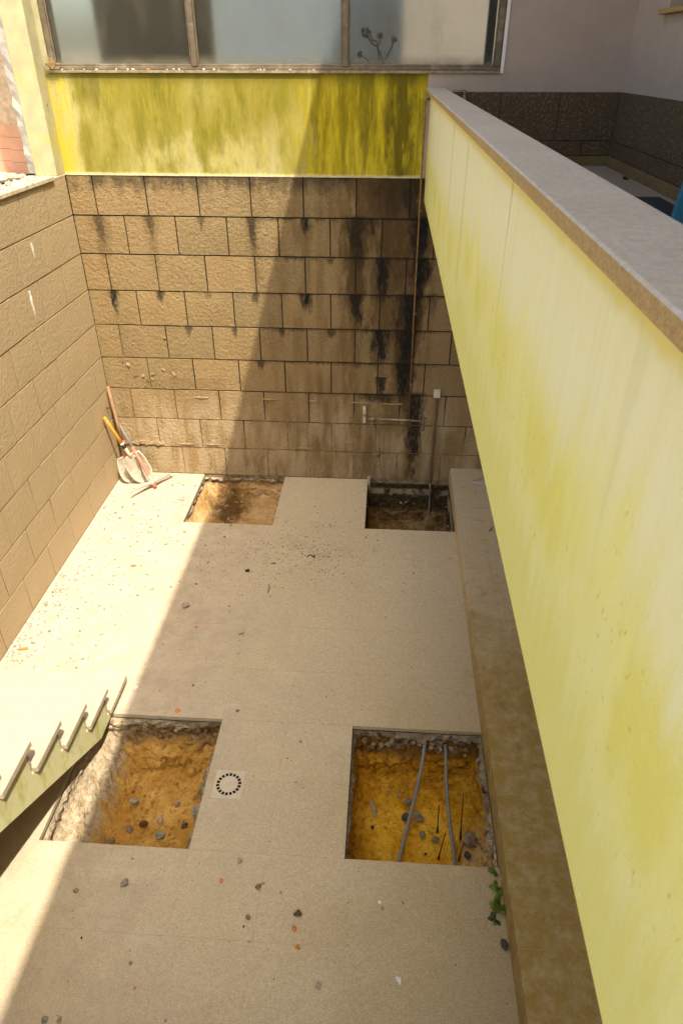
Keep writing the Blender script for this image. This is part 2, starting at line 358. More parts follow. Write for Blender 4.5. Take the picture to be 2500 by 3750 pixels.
# ---- yellow paint, algae grown (far wall)
def yellow_back():
    s = MT('yellow_paint_algae'); X, Z = s.sep(0), s.sep(2)
    n1 = s.noise(7, 6, .65, st=(1,1,.30)); n2 = s.noise(46, 5, .7, st=(1,1,.13), off=4); n3 = s.noise(2.6, 4, .6, st=(1,1,.8), off=9); n4 = s.noise(95, 3, .65, st=(1,1,.4), off=14)
    base = s.mix(s.mr(n2, .35, .65), (.40,.335,.085), (.44,.38,.19))
    alg = s.math('ADD', s.math('ADD', s.math('MULTIPLY', n1, .55), s.math('MULTIPLY', n3, .75)), s.math('MULTIPLY', s.mr(Z, 2.52, 3.05), .16))
    alg = s.math('ADD', alg, s.math('MULTIPLY', s.math('SUBTRACT', n2, .5), .62))
    alg = s.math('SUBTRACT', alg, s.math('MULTIPLY', s.mr(X, 1.15, 1.65), .10))
    lf = s.mr(s.math('ADD', X, s.math('MULTIPLY', s.math('SUBTRACT', n1, .5), .30)), .13, .20)
    cr = s.math('MULTIPLY', s.math('MULTIPLY', s.mr(X, .45, .62), s.mr(X, 1.75, 1.45)), s.math('MULTIPLY', s.mr(s.math('ADD', Z, s.math('MULTIPLY', n1, .55)), 3.12, 2.92), s.mr(s.noise(4.2, 5, .65, st=(1,1,.5), off=19), .36, .66)))
    alg = s.math('SUBTRACT', alg, s.math('MULTIPLY', cr, .42))
    m = s.math('MULTIPLY', s.mr(alg, .36, .86), lf)
    green = s.mix(s.mr(n2, .32, .68), (.18,.148,.010), (.29,.24,.034))
    green = s.mix(s.mr(n1, .45, .62, 0, .6), green, (.145,.13,.010))
    col = s.mix(s.math('MULTIPLY', m, .96), base, green)
    yl = s.math('MULTIPLY', s.mr(X, .17, .04), s.mr(n1, .35, .55)); col = s.mix(s.math('MULTIPLY', yl, .85), col, (.52,.43,.03))
    rt = s.mr(s.math('ADD', X, s.math('MULTIPLY', s.math('SUBTRACT', n1, .5), .5)), 1.6, 1.95)
    shade_och = s.mix(s.mr(n2, .35, .65), (.34,.255,.004), (.58,.445,.014))
    col = s.mix(s.math('MULTIPLY', rt, .80), col, shade_och)  # ochre tint painted over the wall's shadowed part
    dk = s.math('MULTIPLY', s.mr(X, 1.65, 2.0), s.mr(s.noise(9, 5, .65, st=(1,1,.16), off=13), .47, .64))
    col = s.mix(s.math('MULTIPLY', dk, .7), col, (.15,.115,.004))
    bl = streaks(s, X, Z, [(2.44,3.17,.10,1.1,.85),(2.20,3.17,.05,.8,.5),(2.05,3.17,.04,.6,.45),(1.86,3.17,.04,.7,.45),(.30,3.17,.10,.28,.45),(.75,3.17,.06,.2,.3),(2.57,3.0,.03,.5,.4)], 26, (1,1,.22))
    col = s.mix(bl, col, (.075,.06,.003))
    top = s.math('MULTIPLY', s.mr(s.math('ADD', Z, s.math('MULTIPLY', n2, .14)), 3.13, 3.22), .6)
    col = s.mix(top, col, (.10,.085,.008))
    col = s.mix(s.mr(n4, .56, .70, 0, .28), col, (.12,.10,.01))
    bot = s.mr(s.math('ADD', Z, s.math('MULTIPLY', n2, -.04)), 2.52, 2.505); col = s.mix(s.math('MULTIPLY', bot, .5), col, (.66,.58,.30))
    nrm = s.bump(s.math('ADD', s.noise(90, 4, .65), m), .35, .004)
    return s.done(col, .85, nrm, 0, .25)
M_YBACK = yellow_back()
def yellow_parapet():
    s = MT('yellow_paint_parapet'); Y, Z = s.sep(1), s.sep(2)
    v = s.new('ShaderNodeCombineXYZ'); s.l.new(s.math('MULTIPLY', Y, 1), v.inputs[0]); s.l.new(Z, v.inputs[1]); v = v.outputs[0]
    n1 = s.noise(3.2, 4, .6, vec=v, st=(1.6,.5,1)); n2 = s.noise(14, 5, .65, vec=v, st=(1.6,.22,1)); sp = s.noise(75, 4, .7, vec=v, st=(1,.5,1))
    hz = s.math('ADD', Z, s.math('ADD', s.math('MULTIPLY', s.math('SUBTRACT', n1, .5), .30), s.math('MULTIPLY', s.math('SUBTRACT', n2, .5), .16)))
    hz = s.math('ADD', hz, s.mr(Y, -3.1, -2.6, 0, .10))
    low = s.mr(hz, 2.90, 2.70)
    pale = s.mix(s.mr(n2, .3, .7), (.83,.775,.455), (.86,.80,.50))
    col = s.mix(low, pale, s.mix(s.mr(n2, .35, .65), (.84,.765,.275), (.86,.79,.36)))
    mid = s.math('MULTIPLY', s.mr(hz, 2.56, 2.68), s.mr(hz, 2.84, 2.74))
    col = s.mix(s.math('MULTIPLY', mid, s.mr(s.math('ADD', s.math('MULTIPLY', n2, .4), s.math('MULTIPLY', n1, .6)), .40, .60, 0, .62)), col, (.76,.67,.10))
    col = s.mix(s.mr(hz, 2.62, 2.46, 0, .55), col, (.74,.66,.17))
    spm = s.math('MULTIPLY', s.mr(sp, .60, .68), s.math('MULTIPLY', s.mr(s.noise(5, 3, vec=v, off=5), .40, .58), s.math('MULTIPLY', s.mr(hz, 2.48, 2.64), s.mr(hz, 2.84, 2.72))))
    col = s.mix(s.math('MULTIPLY', spm, .5), col, (.34,.33,.05))
    wt = s.math('MULTIPLY', s.mr(s.noise(30, 3, .6, vec=v, st=(1,.4,1), off=15), .70, .74), s.mr(hz, 2.8, 2.7)); col = s.mix(wt, col, (.85,.80,.66))
    top = s.mr(s.math('ADD', Z, s.math('MULTIPLY', n2, .03)), 3.005, 3.03); col = s.mix(s.math('MULTIPLY', top, .6), col, (.72,.58,.08))
    ln = streaks(s, Y, Z, [(-3.85,3.03,.010,.34,.42),(-2.22,3.03,.012,.5,.6),(-2.85,3.0,.03,.8,.2),(-4.77,3.0,.016,.30,.10),(-1.2,3.0,.02,.6,.3)], 30, (1,1,.2))
    col = s.mix(ln, col, (.33,.29,.13))
    near0 = s.mr(Y, -.5, -.05); col = s.mix(s.math('MULTIPLY', near0, s.mr(n2, .4, .6, 0, .6)), col, (.60,.50,.08))
    cr = s.new('ShaderNodeTexVoronoi', feature='DISTANCE_TO_EDGE'); dv = s.new('ShaderNodeVectorMath', operation='ADD'); nv = s.new('ShaderNodeTexNoise'); s.l.new(v, nv.inputs['Vector']); nv.inputs['Scale'].default_value = 9
    sc_ = s.new('ShaderNodeVectorMath', operation='SCALE'); s.l.new(nv.outputs['Color'], sc_.inputs[0]); sc_.inputs['Scale'].default_value = .35
    s.l.new(v, dv.inputs[0]); s.l.new(sc_.outputs[0], dv.inputs[1]); s.l.new(dv.outputs[0], cr.inputs['Vector']); cr.inputs['Scale'].default_value = 1.7
    ck = s.math('MULTIPLY', s.mr(cr.outputs['Distance'], .004, .0012), s.mr(s.noise(2.5, 3, vec=v, off=77), .52, .62))
    col = s.mix(s.math('MULTIPLY', ck, .0), col, (.30,.26,.10))
    dr = s.math('MULTIPLY', s.mr(s.noise(34, 4, .7, vec=v, st=(1.6,.04,1), off=61), .56, .70), s.mr(s.math('ADD', Z, s.math('MULTIPLY', s.noise(8, 2, vec=v, st=(1.6,.1,1), off=66), -.35)), 2.50, 2.86))
    col = s.mix(s.math('MULTIPLY', dr, .24), col, (.62,.53,.22))
    tw = s.noise(11, 4, .6, vec=v, st=(.5,1.6,1), off=41)
    return s.done(col, .8, s.bump(s.math('SUBTRACT', s.math('ADD', s.math('ADD', s.math('MULTIPLY', s.noise(120, 4, .7), 1.8), s.math('MULTIPLY', n2, 1.5)), s.math('MULTIPLY', tw, 2.0)), s.math('MULTIPLY', ck, .0)), .30, .004), 0, .25)
M_YPAR = yellow_parapet()
def yellow_stair():
    s = MT('yellow_paint_stair'); n = s.noise(5, 5, .65); st = s.noise(12, 4, .6, st=(1,1,.5), off=3)
    col = s.mix(s.mr(n, .35, .65), (.62,.59,.34), (.67,.63,.40))
    col = s.mix(s.math('MULTIPLY', s.mr(st, .47, .68), .75), col, (.40,.42,.11))
    return s.done(col, .85, s.bump(s.noise(60, 4), .2, .004), 0, .25)
M_YSTAIR = yellow_stair()
M_YSTUB = simple('yellow_paint_pier', (.40,.365,.225), .85, var=.12, scale=7, bump=.2, dirt=(.44,.385,.11))
M_PLASTER = simple('broken_plaster', (.36,.33,.305), .95, var=.2, scale=14, bump=.6)
M_WHITE = simple('white_wall_paint', (.40,.315,.27), .9, var=.05, scale=5, bump=.1)
M_TRIM = simple('white_trim', (.72,.69,.66), .8, var=.04)
M_PINK = simple('pink_tile', (.55,.30,.21), .6, var=.08, scale=8)
M_BEIGE = simple('beige_render', (.50,.38,.28), .95, var=.2, scale=25, bump=.6)

def soil(name, dark, mid, light, conc, zc=-.085, zs=-.17, blotch=None):
    s = MT(name); Z = s.sep(2)
    n1 = s.noise(7, 5, .65); n2 = s.noise(32, 5, .65, off=3); n3 = s.noise(110, 3, .65, off=5)
    zz = s.math('ADD', Z, s.math('MULTIPLY', s.math('SUBTRACT', n1, .5), .12))
    so_ = s.mix(s.mr(n1, .38, .64), mid, light)
    so_ = s.mix(s.mr(n2, .54, .70, 0, .62), so_, dark)
    so_ = s.mix(s.mr(s.noise(60, 4, .7, off=37), .58, .70, 0, .6), so_, tuple(v*.8 for v in dark))
    so_ = s.mix(s.mr(n3, .55, .75, 0, .35), so_, tuple(min(1, v*1.6) for v in light))
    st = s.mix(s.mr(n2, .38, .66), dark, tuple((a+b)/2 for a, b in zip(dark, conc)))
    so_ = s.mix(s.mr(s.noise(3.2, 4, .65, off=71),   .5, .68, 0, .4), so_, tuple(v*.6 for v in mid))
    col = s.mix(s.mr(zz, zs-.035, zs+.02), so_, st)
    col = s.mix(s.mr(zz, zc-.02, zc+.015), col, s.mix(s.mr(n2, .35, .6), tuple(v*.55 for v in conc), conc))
    if blotch: col = blotch(s, col, n1, n2)
    nrm = s.bump(s.math('ADD', n2, s.math('MULTIPLY', n3, .6)), 1.0, .018)
    return s.done(col, .95, nrm, 0, .15)
def blotch_fr(s, col, n1, n2):     # browner toward the sides and back, pale sandy patch at the front right
    X, Y, Z = s.sep(0), s.sep(1), s.sep(2)
    d = s.math('MINIMUM', s.math('MINIMUM', s.math('SUBTRACT', X, 2.279), s.math('SUBTRACT', 3.022, X)), s.math('MULTIPLY', s.math('SUBTRACT', -2.805, Y), .62))
    m = s.mr(s.math('ADD', d, s.math('MULTIPLY', s.math('SUBTRACT', n1, .5), .34)), .20, .02)
    m = s.math('MULTIPLY', m, s.mr(Z, -.07, -.10))
    col = s.mix(s.math('MULTIPLY', m, s.mr(n2, .35, .6, .2, .7)), col, (.30,.13,.016))
    p = s.math('MULTIPLY', s.mr(s.math('ADD', X, s.math('MULTIPLY', n1, .3)), 2.98, 3.1), s.mr(Y, -3.1, -3.35))
    return s.mix(s.math('MULTIPLY', p, s.mr(n2, .4, .6, .1, .7)), col, (.74,.58,.36))
def blotch_fl(s, col, n1, n2):      # pale concrete and plaster down the stair side
    X = s.sep(0)
    m = s.mr(s.math('ADD', X, s.math('MULTIPLY', s.math('SUBTRACT', n1, .5), .22)), .965, .885)
    return s.mix(m, col, s.mix(s.mr(n2, .35, .62), (.40,.28,.165), (.54,.46,.355)))
def blotch_bl(s, col, n1, n2):
    X, Y = s.sep(0), s.sep(1)
    d = s.math('ADD', s.math('ABSOLUTE', s.math('SUBTRACT', X, 1.03)), s.math('MULTIPLY', s.math('ABSOLUTE', s.math('ADD', Y, .25)), .55))
    m = s.mr(s.math('ADD', d, s.math('MULTIPLY', s.math('SUBTRACT', n1, .5), .35)), .26, .08)
    col = s.mix(s.math('MULTIPLY', m, .85), col, (.075,.035,.010))
    wb = s.mr(s.noise(11, 4, .6, off=33), .60, .68)
    return s.mix(s.math('MULTIPLY', wb, .6), col, (.60,.50,.38))
def blotch_br(s, col, n1, n2):
    Z, X = s.sep(2), s.sep(0)
    b = s.math('MULTIPLY', s.mr(s.math('ABSOLUTE', s.math('ADD', Z, .12)), .045, .015), s.mr(n1, .42, .55))
    col = s.mix(s.math('MULTIPLY', b, .75), col, (.50,.40,.27))
    return col
M_SOIL_FR = soil('orange_clay', (.15,.06,.014), (.78,.345,.016), (.90,.50,.055), (.36,.29,.19), -.085, -.205, blotch_fr)
M_SOIL_FL = soil('brown_clay', (.20,.10,.032), (.50,.255,.055), (.67,.40,.12), (.46,.39,.28), blotch=blotch_fl)
M_SOIL_BL = soil('pale_clay', (.20,.10,.035), (.44,.26,.10), (.56,.38,.20), (.55,.47,.35), -.04, -.07, blotch_bl)
M_SOIL_BR = soil('damp_soil', (.05,.03,.012), (.18,.095,.028), (.36,.24,.11), (.16,.115,.065), -.03, -.30, blotch_br)

M_GREY = simple('grey_mortar_stone', (.34,.29,.225), .95, var=.25, scale=60, bump=.5)
M_CHIP = simple('sunlit_mortar_chip', (.26,.245,.225), .95, var=.3, scale=60, bump=.5)  # darker, greyer copy of the mortar grey, offsetting the warm sun
M_PALE = simple('pale_mortar_chip', (.40,.35,.29), .95, var=.2, scale=60, bump=.4)
M_BLUEGREY = simple('bluegrey_stone', (.26,.222,.18), .9, var=.3, scale=70, bump=.4)
M_DARKST = simple('dark_stone', (.075,.058,.042), .9, var=.4, scale=60, bump=.5)
M_BROWNST = simple('brown_stone', (.24,.17,.11), .95, var=.3, scale=40, bump=.6)
M_TANST = simple('tan_stone', (.36,.27,.17), .95, var=.25, scale=40, bump=.6)
M_BRICK = simple('orange_brick', (.62,.20,.07), .9, var=.2, scale=50, bump=.3)
M_YELCHIP = simple('yellow_paint_chip', (.70,.62,.22), .8, var=.1)
M_DARKCRUMB = simple('dark_soil_crumb', (.07,.045,.025), .95, var=.4, scale=60)
M_RUST = simple('rusty_steel', (.12,.045,.018), .9, .3, var=.4, scale=90, bump=.4)
M_HOSE = simple('grey_conduit', (.20,.195,.18), .5, var=.12, scale=40, spec=.4)
M_CABLE = simple('green_grey_cable', (.17,.175,.15), .5, var=.15)
M_COPPER = simple('weathered_copper_pipe', (.27,.155,.055), .5, .35, var=.3, scale=30)
M_PIPEGREY = simple('galvanised_pipe', (.34,.27,.19), .5, .45, var=.25, scale=40)
M_BRASS = simple('dull_brass', (.22,.16,.10), .55, .4, var=.3, scale=60)
M_PVC = simple('white_plastic_pipe', (.50,.44,.37), .5, var=.12)
M_CONDUIT = simple('brown_conduit', (.13,.095,.055), .55, var=.2)
M_BOXW = simple('cream_plastic_box', (.62,.56,.44), .45, var=.05)
M_WOOD_O = simple('orange_varnished_wood', (.62,.29,.055), .5, var=.18, scale=20)
M_WOOD_T = simple('weathered_tan_wood', (.34,.20,.11), .8, var=.2, scale=20)
M_WOOD_G = simple('grey_worn_shaft', (.24,.22,.21), .7, var=.2, scale=30)
M_REDP = simple('faded_red_paint', (.60,.17,.12), .6, var=.15, scale=30)
M_BLKP = simple('black_collar', (.035,.03,.03), .5, var=.2)
M_STEEL = simple('dusty_steel', (.40,.36,.30), .6, .25, var=.2, scale=25, dirt=(.50,.44,.35))
M_STEELW = simple('chalky_steel', (.68,.62,.53), .75, .0, var=.12, scale=20)
M_DRAIN = simple('beige_drain_plastic', (.57,.49,.385), .6, var=.06, scale=15)
M_BLACK = simple('black_void', (.012,.010,.008), .95)
M_FRAME = simple('bronze_window_frame', (.15,.115,.08), .6, .15, var=.2, scale=15, dirt=(.30,.24,.17))
M_SILLDIRT = simple('dirty_sill', (.27,.22,.14), .95, var=.3, scale=30, bump=.5)
M_STRAW = simple('dry_straw', (.33,.22,.11), .95, var=.3)
M_BLUE = simple('blue_panel_paint', (.03,.17,.27), .5, var=.06)
M_MAT = simple('dark_door_mat', (.020,.026,.032), .95, var=.3, scale=120, bump=.5)
M_LEAFDRY = simple('dry_leaf', (.30,.13,.035), .8, var=.2)
M_SACK = simple('white_woven_sack', (.62,.57,.51), .85, var=.06, scale=60)
M_PAPER = simple('white_paper_scrap', (.72,.70,.66), .8, var=.04)
M_CONC = simple('plain_concrete', (.36,.31,.25), .95, var=.15, scale=12, bump=.3)
M_DARKPANEL = simple('dark_shutter', (.030,.026,.018), .7, var=.2)
M_REARWALL = simple('rear_bluish_render', (.16,.195,.235), .9, var=.06, scale=3)
M_REARPINK = simple('rear_peach_render', (.32,.285,.26), .9, var=.06, scale=3)
M_TEAL = simple('rear_teal_post', (.04,.085,.09), .7, var=.1)
M_TOUCH = simple('pale_mortar_smear', (.31,.225,.13), .95, var=.25, scale=30, bump=.5)
def leafmat(n, a, b):
    s = MT(n); f = s.noise(35, 3); return s.done(s.mix(s.mr(f, .35, .65), a, b), .6, None, 0, .3)
M_LEAF = leafmat('weed_leaf', (.075,.125,.012), (.19,.25,.03))
M_LEAFD = leafmat('succulent_leaf', (.05,.075,.03), (.09,.12,.05))
M_STEM = simple('plant_stem', (.12,.10,.05), .8)
def glassmat():
    s = MT('wired_frosted_glass'); X, Z = s.sep(0), s.sep(2)
    gx = s.math('ABSOLUTE', s.math('SUBTRACT', s.math('FRACT', s.math('MULTIPLY', X, 64)), .5))
    gz = s.math('ABSOLUTE', s.math('SUBTRACT', s.math('FRACT', s.math('MULTIPLY', Z, 64)), .5))
    wire = s.math('MAXIMUM', s.mr(gx, .40, .5), s.mr(gz, .42, .5))
    dirt = s.mr(s.noise(5, 5, .65, st=(1,1,.4)), .45, .8, .0, .45)
    low = s.mr(s.math('ADD', Z, s.math('MULTIPLY', s.noise(16, 4), .05)), 3.29, 3.19, 0, .45)
    fac = s.math('ADD', s.math('ADD', s.math('MULTIPLY', wire, .10), s.math('MULTIPLY', dirt, .35)), s.math('ADD', low, .06), clamp=True)
    g = s.new('ShaderNodeBsdfPrincipled'); g.inputs['Base Color'].default_value = (.90,.93,.92,1)
    g.inputs['Transmission Weight'].default_value = 1.0; g.inputs['Roughness'].default_value = .24; g.inputs['IOR'].default_value = 1.2
    b = s.bump(s.noise(160, 2), .12, .002); s.l.new(b, g.inputs['Normal'])
    s.done((.30,.26,.19), .85)
    mx = s.new('ShaderNodeMixShader'); s.l.new(fac, mx.inputs[0]); s.l.new(g.outputs[0], mx.inputs[1]); s.l.new(s.bsdf.outputs[0], mx.inputs[2])
    out = [n for n in s.n if n.type == 'OUTPUT_MATERIAL'][0]; s.l.new(mx.outputs[0], out.inputs['Surface'])
    return s.m
M_GLASS = glassmat()

# ==================================================================== SETTING
bm = bmesh.new(); bmesh.ops.create_grid(bm, x_segments=2, y_segments=2, size=400)
struct(obj('ground', bm, M_CONC, loc=(0,0,-1.2)))

COURSE = .28; BW = .39
# ---- block meshes
rngB = random.Random(5)
_bcache = {}
def block_mesh(wd, mat, var):
    key = (round(wd, 3), mat.name, var)
    if key in _bcache: return _bcache[key]
    g = .0052; hh = COURSE; nx = max(2, int(round(5*wd/BW))); nz = 4; bm = bmesh.new(); r = random.Random(hash((round(wd*1000), var)) & 0xffff)
    V = []
    for k in range(nz+1):
        row = []
        for i in range(nx+1):
            e = i in (0, nx) or k in (0, nz)
            x = g+(wd-2*g)*i/nx; z = g+(hh-2*g)*k/nz
            if not e: x += r.uniform(-.016, .016); z += r.uniform(-.014, .014)
            row.append(bm.verts.new((x, r.uniform(-.0015,.0015) if e else -r.uniform(.0008, .0042), z)))
        V.append(row)
    for k in range(nz):
        for i in range(nx):
            bm.faces.new((V[k][i], V[k][i+1], V[k+1][i+1], V[k+1][i])).smooth = True
    per = [V[0][i] for i in range(nx+1)]+[V[k][nx] for k in range(1, nz+1)]+[V[nz][i] for i in range(nx-1, -1, -1)]+[V[k][0] for k in range(nz-1, 0, -1)]
    back = [bm.verts.new((v.co.x, .03, v.co.z)) for v in per]; n = len(per); per = [bm.verts.new(v.co) for v in per]
    for i in range(n): bm.faces.new((per[i], back[i], back[(i+1) % n], per[(i+1) % n]))
    me = mesh_of(bm, 'granite_block'); me.materials.append(mat); _bcache[key] = me; return me
def courses(parent, x_from, x_to, mat, rot, origin, rows=9, first_half=True):
    for r_ in range(rows):
        off = .195 if (r_ % 2 == 0) == first_half else .0
        x = x_from; edges = []
        k = int(math.floor((x_from-off)/BW))-1
        while True:
            xx = off+BW*k; k += 1
            if xx <= x_from+.02: continue
            if xx >= x_to-.02: break
            edges.append(xx)
        edges = [x_from]+edges+[x_to]
        for a, b in zip(edges, edges[1:]):
            me = block_mesh(b-a, mat, rngB.randrange(6))
            jit = rngB.uniform(-.0025, .0025)
            if rot == 0: obj('granite_block', me, None, parent, (a, jit, r_*COURSE))
            else: obj('granite_block', me, None, parent, (-jit*.6, a, r_*COURSE), (0,0,math.pi/2), scale=(1,.55,1))

# ---- the far wall: nine granite courses, yellow paint, window
BACK = tag(empty('retaining_wall', (0,0,0)), 'far wall of stained granite blocks with algae-green yellow paint and frosted window above', 'wall')
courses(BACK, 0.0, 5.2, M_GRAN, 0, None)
boxo('mortar_backing', -.3, 5.2, .009, .25, -1.0, 2.515, M_MORTAR, BACK)
boxo('painted_wall', -.16, 2.615, .012, .25, 2.5155, 3.15, M_YBACK, BACK)
# white painted part behind the parapet, with an uneven boundary tongue over the coping
boxo('white_wall', 2.6155, 5.2, .010, .25, 2.5155, 3.149, M_WHITE, BACK)
boxo('white_wall', 3.085, 5.2, .010, .25, 3.1495, 5.5, M_WHITE, BACK)
boxo('painted_wall', -.16, .035, .012, .25, 3.1505, 5.5, M_YSTUB, BACK)
boxo('wall_head', .0355, 3.0845, .012, .25, 4.62, 5.5, M_YSTUB, BACK)
bm = bmesh.new(); box(bm, 0.0, 2.615, -.004, .0118, 2.5162, 2.5225); obj('mortar_ledge', bm, M_STONEEDGE, BACK)
boxo('window_reveal', 3.0848, 3.106, .004, .0098, 3.1505, 4.7, M_TRIM, BACK)
# window
win = obj('window', (lambda b: (box(b, .036, 3.084, -.002, .10, 3.1502, 3.166), b)[1])(bmesh.new()), M_SILLDIRT, BACK)
for (x0, x1, z0, z1, y0, y1) in ((.04,3.08,3.166,3.186,.016,.075), (.04,.075,3.186,4.6,.016,.075), (3.045,3.08,3.186,4.6,.016,.075), (.04,3.08,4.6,4.618,.016,.075),
                                 (1.022,1.060,3.186,4.6,.012,.078), (2.040,2.078,3.186,4.6,.012,.078)):
    boxo('frame_bar', x0, x1, y0, y1, z0+.0004, z1, M_FRAME, win, .003)
for (x0, x1) in ((.075,1.022), (1.060,2.040), (2.078,3.045)):
    for (a0, a1, z0, z1) in ((x0, x1, 3.1865, 3.2), (x0, x0+.012, 3.2003, 4.59), (x1-.012, x1, 3.2003, 4.59)):
        boxo('glazing_bead', a0+.0006, a1-.0006, .022, .036, z0, z1, M_FRAME, win, .002)
    boxo('pane', x0+.001, x1-.001, .040, .0445, 3.188, 4.599, M_GLASS, win)
# mortar smears and flaking plaster on the low courses
def smear(x0, x1, z, h, seed, y=-.006, parent=BACK):
    r = random.Random(seed); bm = bmesh.new(); n = max(6, int((x1-x0)/.018)); top = []; bot = []
    for i in range(n+1):
        x = x0+(x1-x0)*i/n; f = min(1, min(i, n-i)/3+.25)
        a = z+h*f*(.5+.35*r.uniform(-1,1)); b = z-h*f*(.5+.35*r.uniform(-1,1))
        yy = y-.006*r.random()
        top.append((bm.verts.new((x, yy, a)), bm.verts.new((x, .012, a+.002)))); bot.append((bm.verts.new((x, yy-.003, b)), bm.verts.new((x, .012, b-.002))))
    for i in range(n):
        bm.faces.new((bot[i][0], bot[i+1][0], top[i+1][0], top[i][0]))
        bm.faces.new((top[i][0], top[i+1][0], top[i+1][1], top[i][1])); bm.faces.new((bot[i+1][0], bot[i][0], bot[i][1], bot[i+1][1]))
    for i in (0, n):
        bm.faces.new((bot[i][0], top[i][0], top[i][1], bot[i][1]))
    bmesh.ops.recalc_face_normals(bm, faces=bm.faces)
    obj('mortar_smear', bm, M_TOUCH, parent)
for q in ((.13,.43,.315,.034,1),(.56,.70,.316,.010,2),(.82,.92,.318,.008,12),(1.66,1.74,.308,.008,4),(1.36,1.52,.775,.006,5),(1.76,1.84,.77,.012,6),(2.10,2.30,.765,.007,7),(2.38,2.56,.760,.007,11),(.76,.88,.775,.016,8),(2.03,2.08,.305,.026,9),(.06,.11,.31,.028,10)): smear(*q)
rf = random.Random(9)
for i, (x, z, sz) in enumerate(((.225,1.06,.05),(.27,.965,.06),(.335,.965,.045),(.37,.925,.05),(.43,.985,.075),(.52,1.02,.04),(.60,.985,.06),(.35,.88,.035),(.41,.93,.04),(.18,1.08,.03),(.47,.90,.03),(.29,1.24,.04),(.57,1.3,.03))):
    bm = hull(rf, sz, sz*.8, .012, 9); obj('plaster_flake', bm, M_TOUCH, BACK, (x, -.004, z), (math.pi/2-.2, rf.uniform(0,3), 0))

# ---- left wall
LEFT = tag(empty('retaining_wall', (0,0,0)), 'left side wall of tan granite blocks with stone coping slab, in raking sun', 'wall')
courses(LEFT, -5.6, 0.0, M_GRANL, 1, None, first_half=False)
boxo('mortar_backing', -.25, -.0035, -5.6, -.001, -1.0, 2.508, M_MORTARL, LEFT)
boxo('coping_slab', -.26, .014, -1.30, -.222, 2.5085, 2.536, M_STONEEDGE, LEFT, .003)
boxo('coping_slab', -.26, .014, -2.62, -1.303, 2.5085, 2.536, M_STONEEDGE, LEFT, .003)
boxo('coping_slab', -.26, .014, -5.6, -2.623, 2.5085, 2.536, M_STONEEDGE, LEFT, .003)
boxo('yellow_pier', -.162, -.002, -.13, .011, 2.5235, 5.5, M_YSTUB, LEFT, .004)
bm = bmesh.new(); box(bm, -.165, -.0005, -.2215, -.0005, 2.5085, 2.523, .002); obj('mortar_ledge', bm, M_STONEEDGE, LEFT)
# jagged broken plaster edge beside the pier
bm = bmesh.new(); r = random.Random(3); zs = [2.537+.06*i for i in range(50)]
A = [bm.verts.new((-.1625, -.122+r.uniform(-.006,.006), z)) for z in zs]; B = [bm.verts.new((-.222+r.uniform(-.007,.006), -.108+r.uniform(-.008,.008), z)) for z in zs]
C_ = [bm.verts.new((-.232+r.uniform(-.007,.006), .01, z)) for z in zs]; D = [bm.verts.new((-.1625, .01, z)) for z in zs]
for i in range(len(zs)-1):
    for P, Q in ((A, B), (B, C_), (C_, D)): bm.faces.new((P[i], P[i+1], Q[i+1], Q[i]))
bm.faces.new((A[0], B[0], C_[0], D[0])); bm.faces.new((A[-1], D[-1], C_[-1], B[-1])); bmesh.ops.recalc_face_normals(bm, faces=bm.faces)
obj('broken_plaster', bm, M_PLASTER, LEFT)

# ---- floor bed with the four holes
XS = [0, .38, .763, 1.146, 1.516, 1.897, 2.279, 2.662, 3.022]
PITS = {'BL': (.763,1.516,-.795,0.0), 'BR': (2.279,3.022,-.795,0.0), 'FL': (.763,1.516,-3.60,-2.805), 'FR': (2.279,3.022,-3.60,-2.805)}
FLOOR = struct(empty('floor', (0,0,0)))
bm = bmesh.new()
xs = [0,.763,1.516,2.279,3.022]; ys = [-5.6,-3.60,-2.805,-.795,0]
for i in range(4):
    for j in range(4):
        cx = (xs[i]+xs[i+1])/2; cy = (ys[j]+ys[j+1])/2
        if any(p[0] < cx < p[1] and p[2] < cy < p[3] for p in PITS.values()): continue
        bm.faces.new([bm.verts.new(q) for q in ((xs[i],ys[j],-.0008),(xs[i+1],ys[j],-.0008),(xs[i+1],ys[j+1],-.0008),(xs[i],ys[j+1],-.0008))])
bmesh.ops.remove_doubles(bm, verts=bm.verts, dist=1e-5)
obj('grout', bm, M_BED, FLOOR)
YT = [0.0, -.397]+[-.795-.402*i for i in range(0, 6)]+[-3.20, -3.60]+[-4.0-.4*i for i in range(0, 5)]
rt_ = random.Random(2); _tc = {}
for i in range(8):
    for j in range(len(YT)-1):
        x0, x1, y1, y0 = XS[i], XS[i+1], YT[j], YT[j+1]
        cx, cy = (x0+x1)/2, (y0+y1)/2
        if any(p[0]-.01 < cx < p[1]+.01 and p[2]-.01 < cy < p[3]+.01 for p in PITS.values()): continue
        key = (round(x1-x0,3), round(y1-y0,3))
        if key not in _tc:
            bm = bmesh.new(); box(bm, -(x1-x0)/2+.0007, (x1-x0)/2-.0007, -(y1-y0)/2+.0007, (y1-y0)/2-.0007, -.03, 0, .0007); me = mesh_of(bm, 'paving_tile'); me.materials.append(M_TILE); _tc[key] = me
        obj('paving_tile', _tc[key], None, FLOOR, (cx, cy, rt_.uniform(-.0004,.0008)))

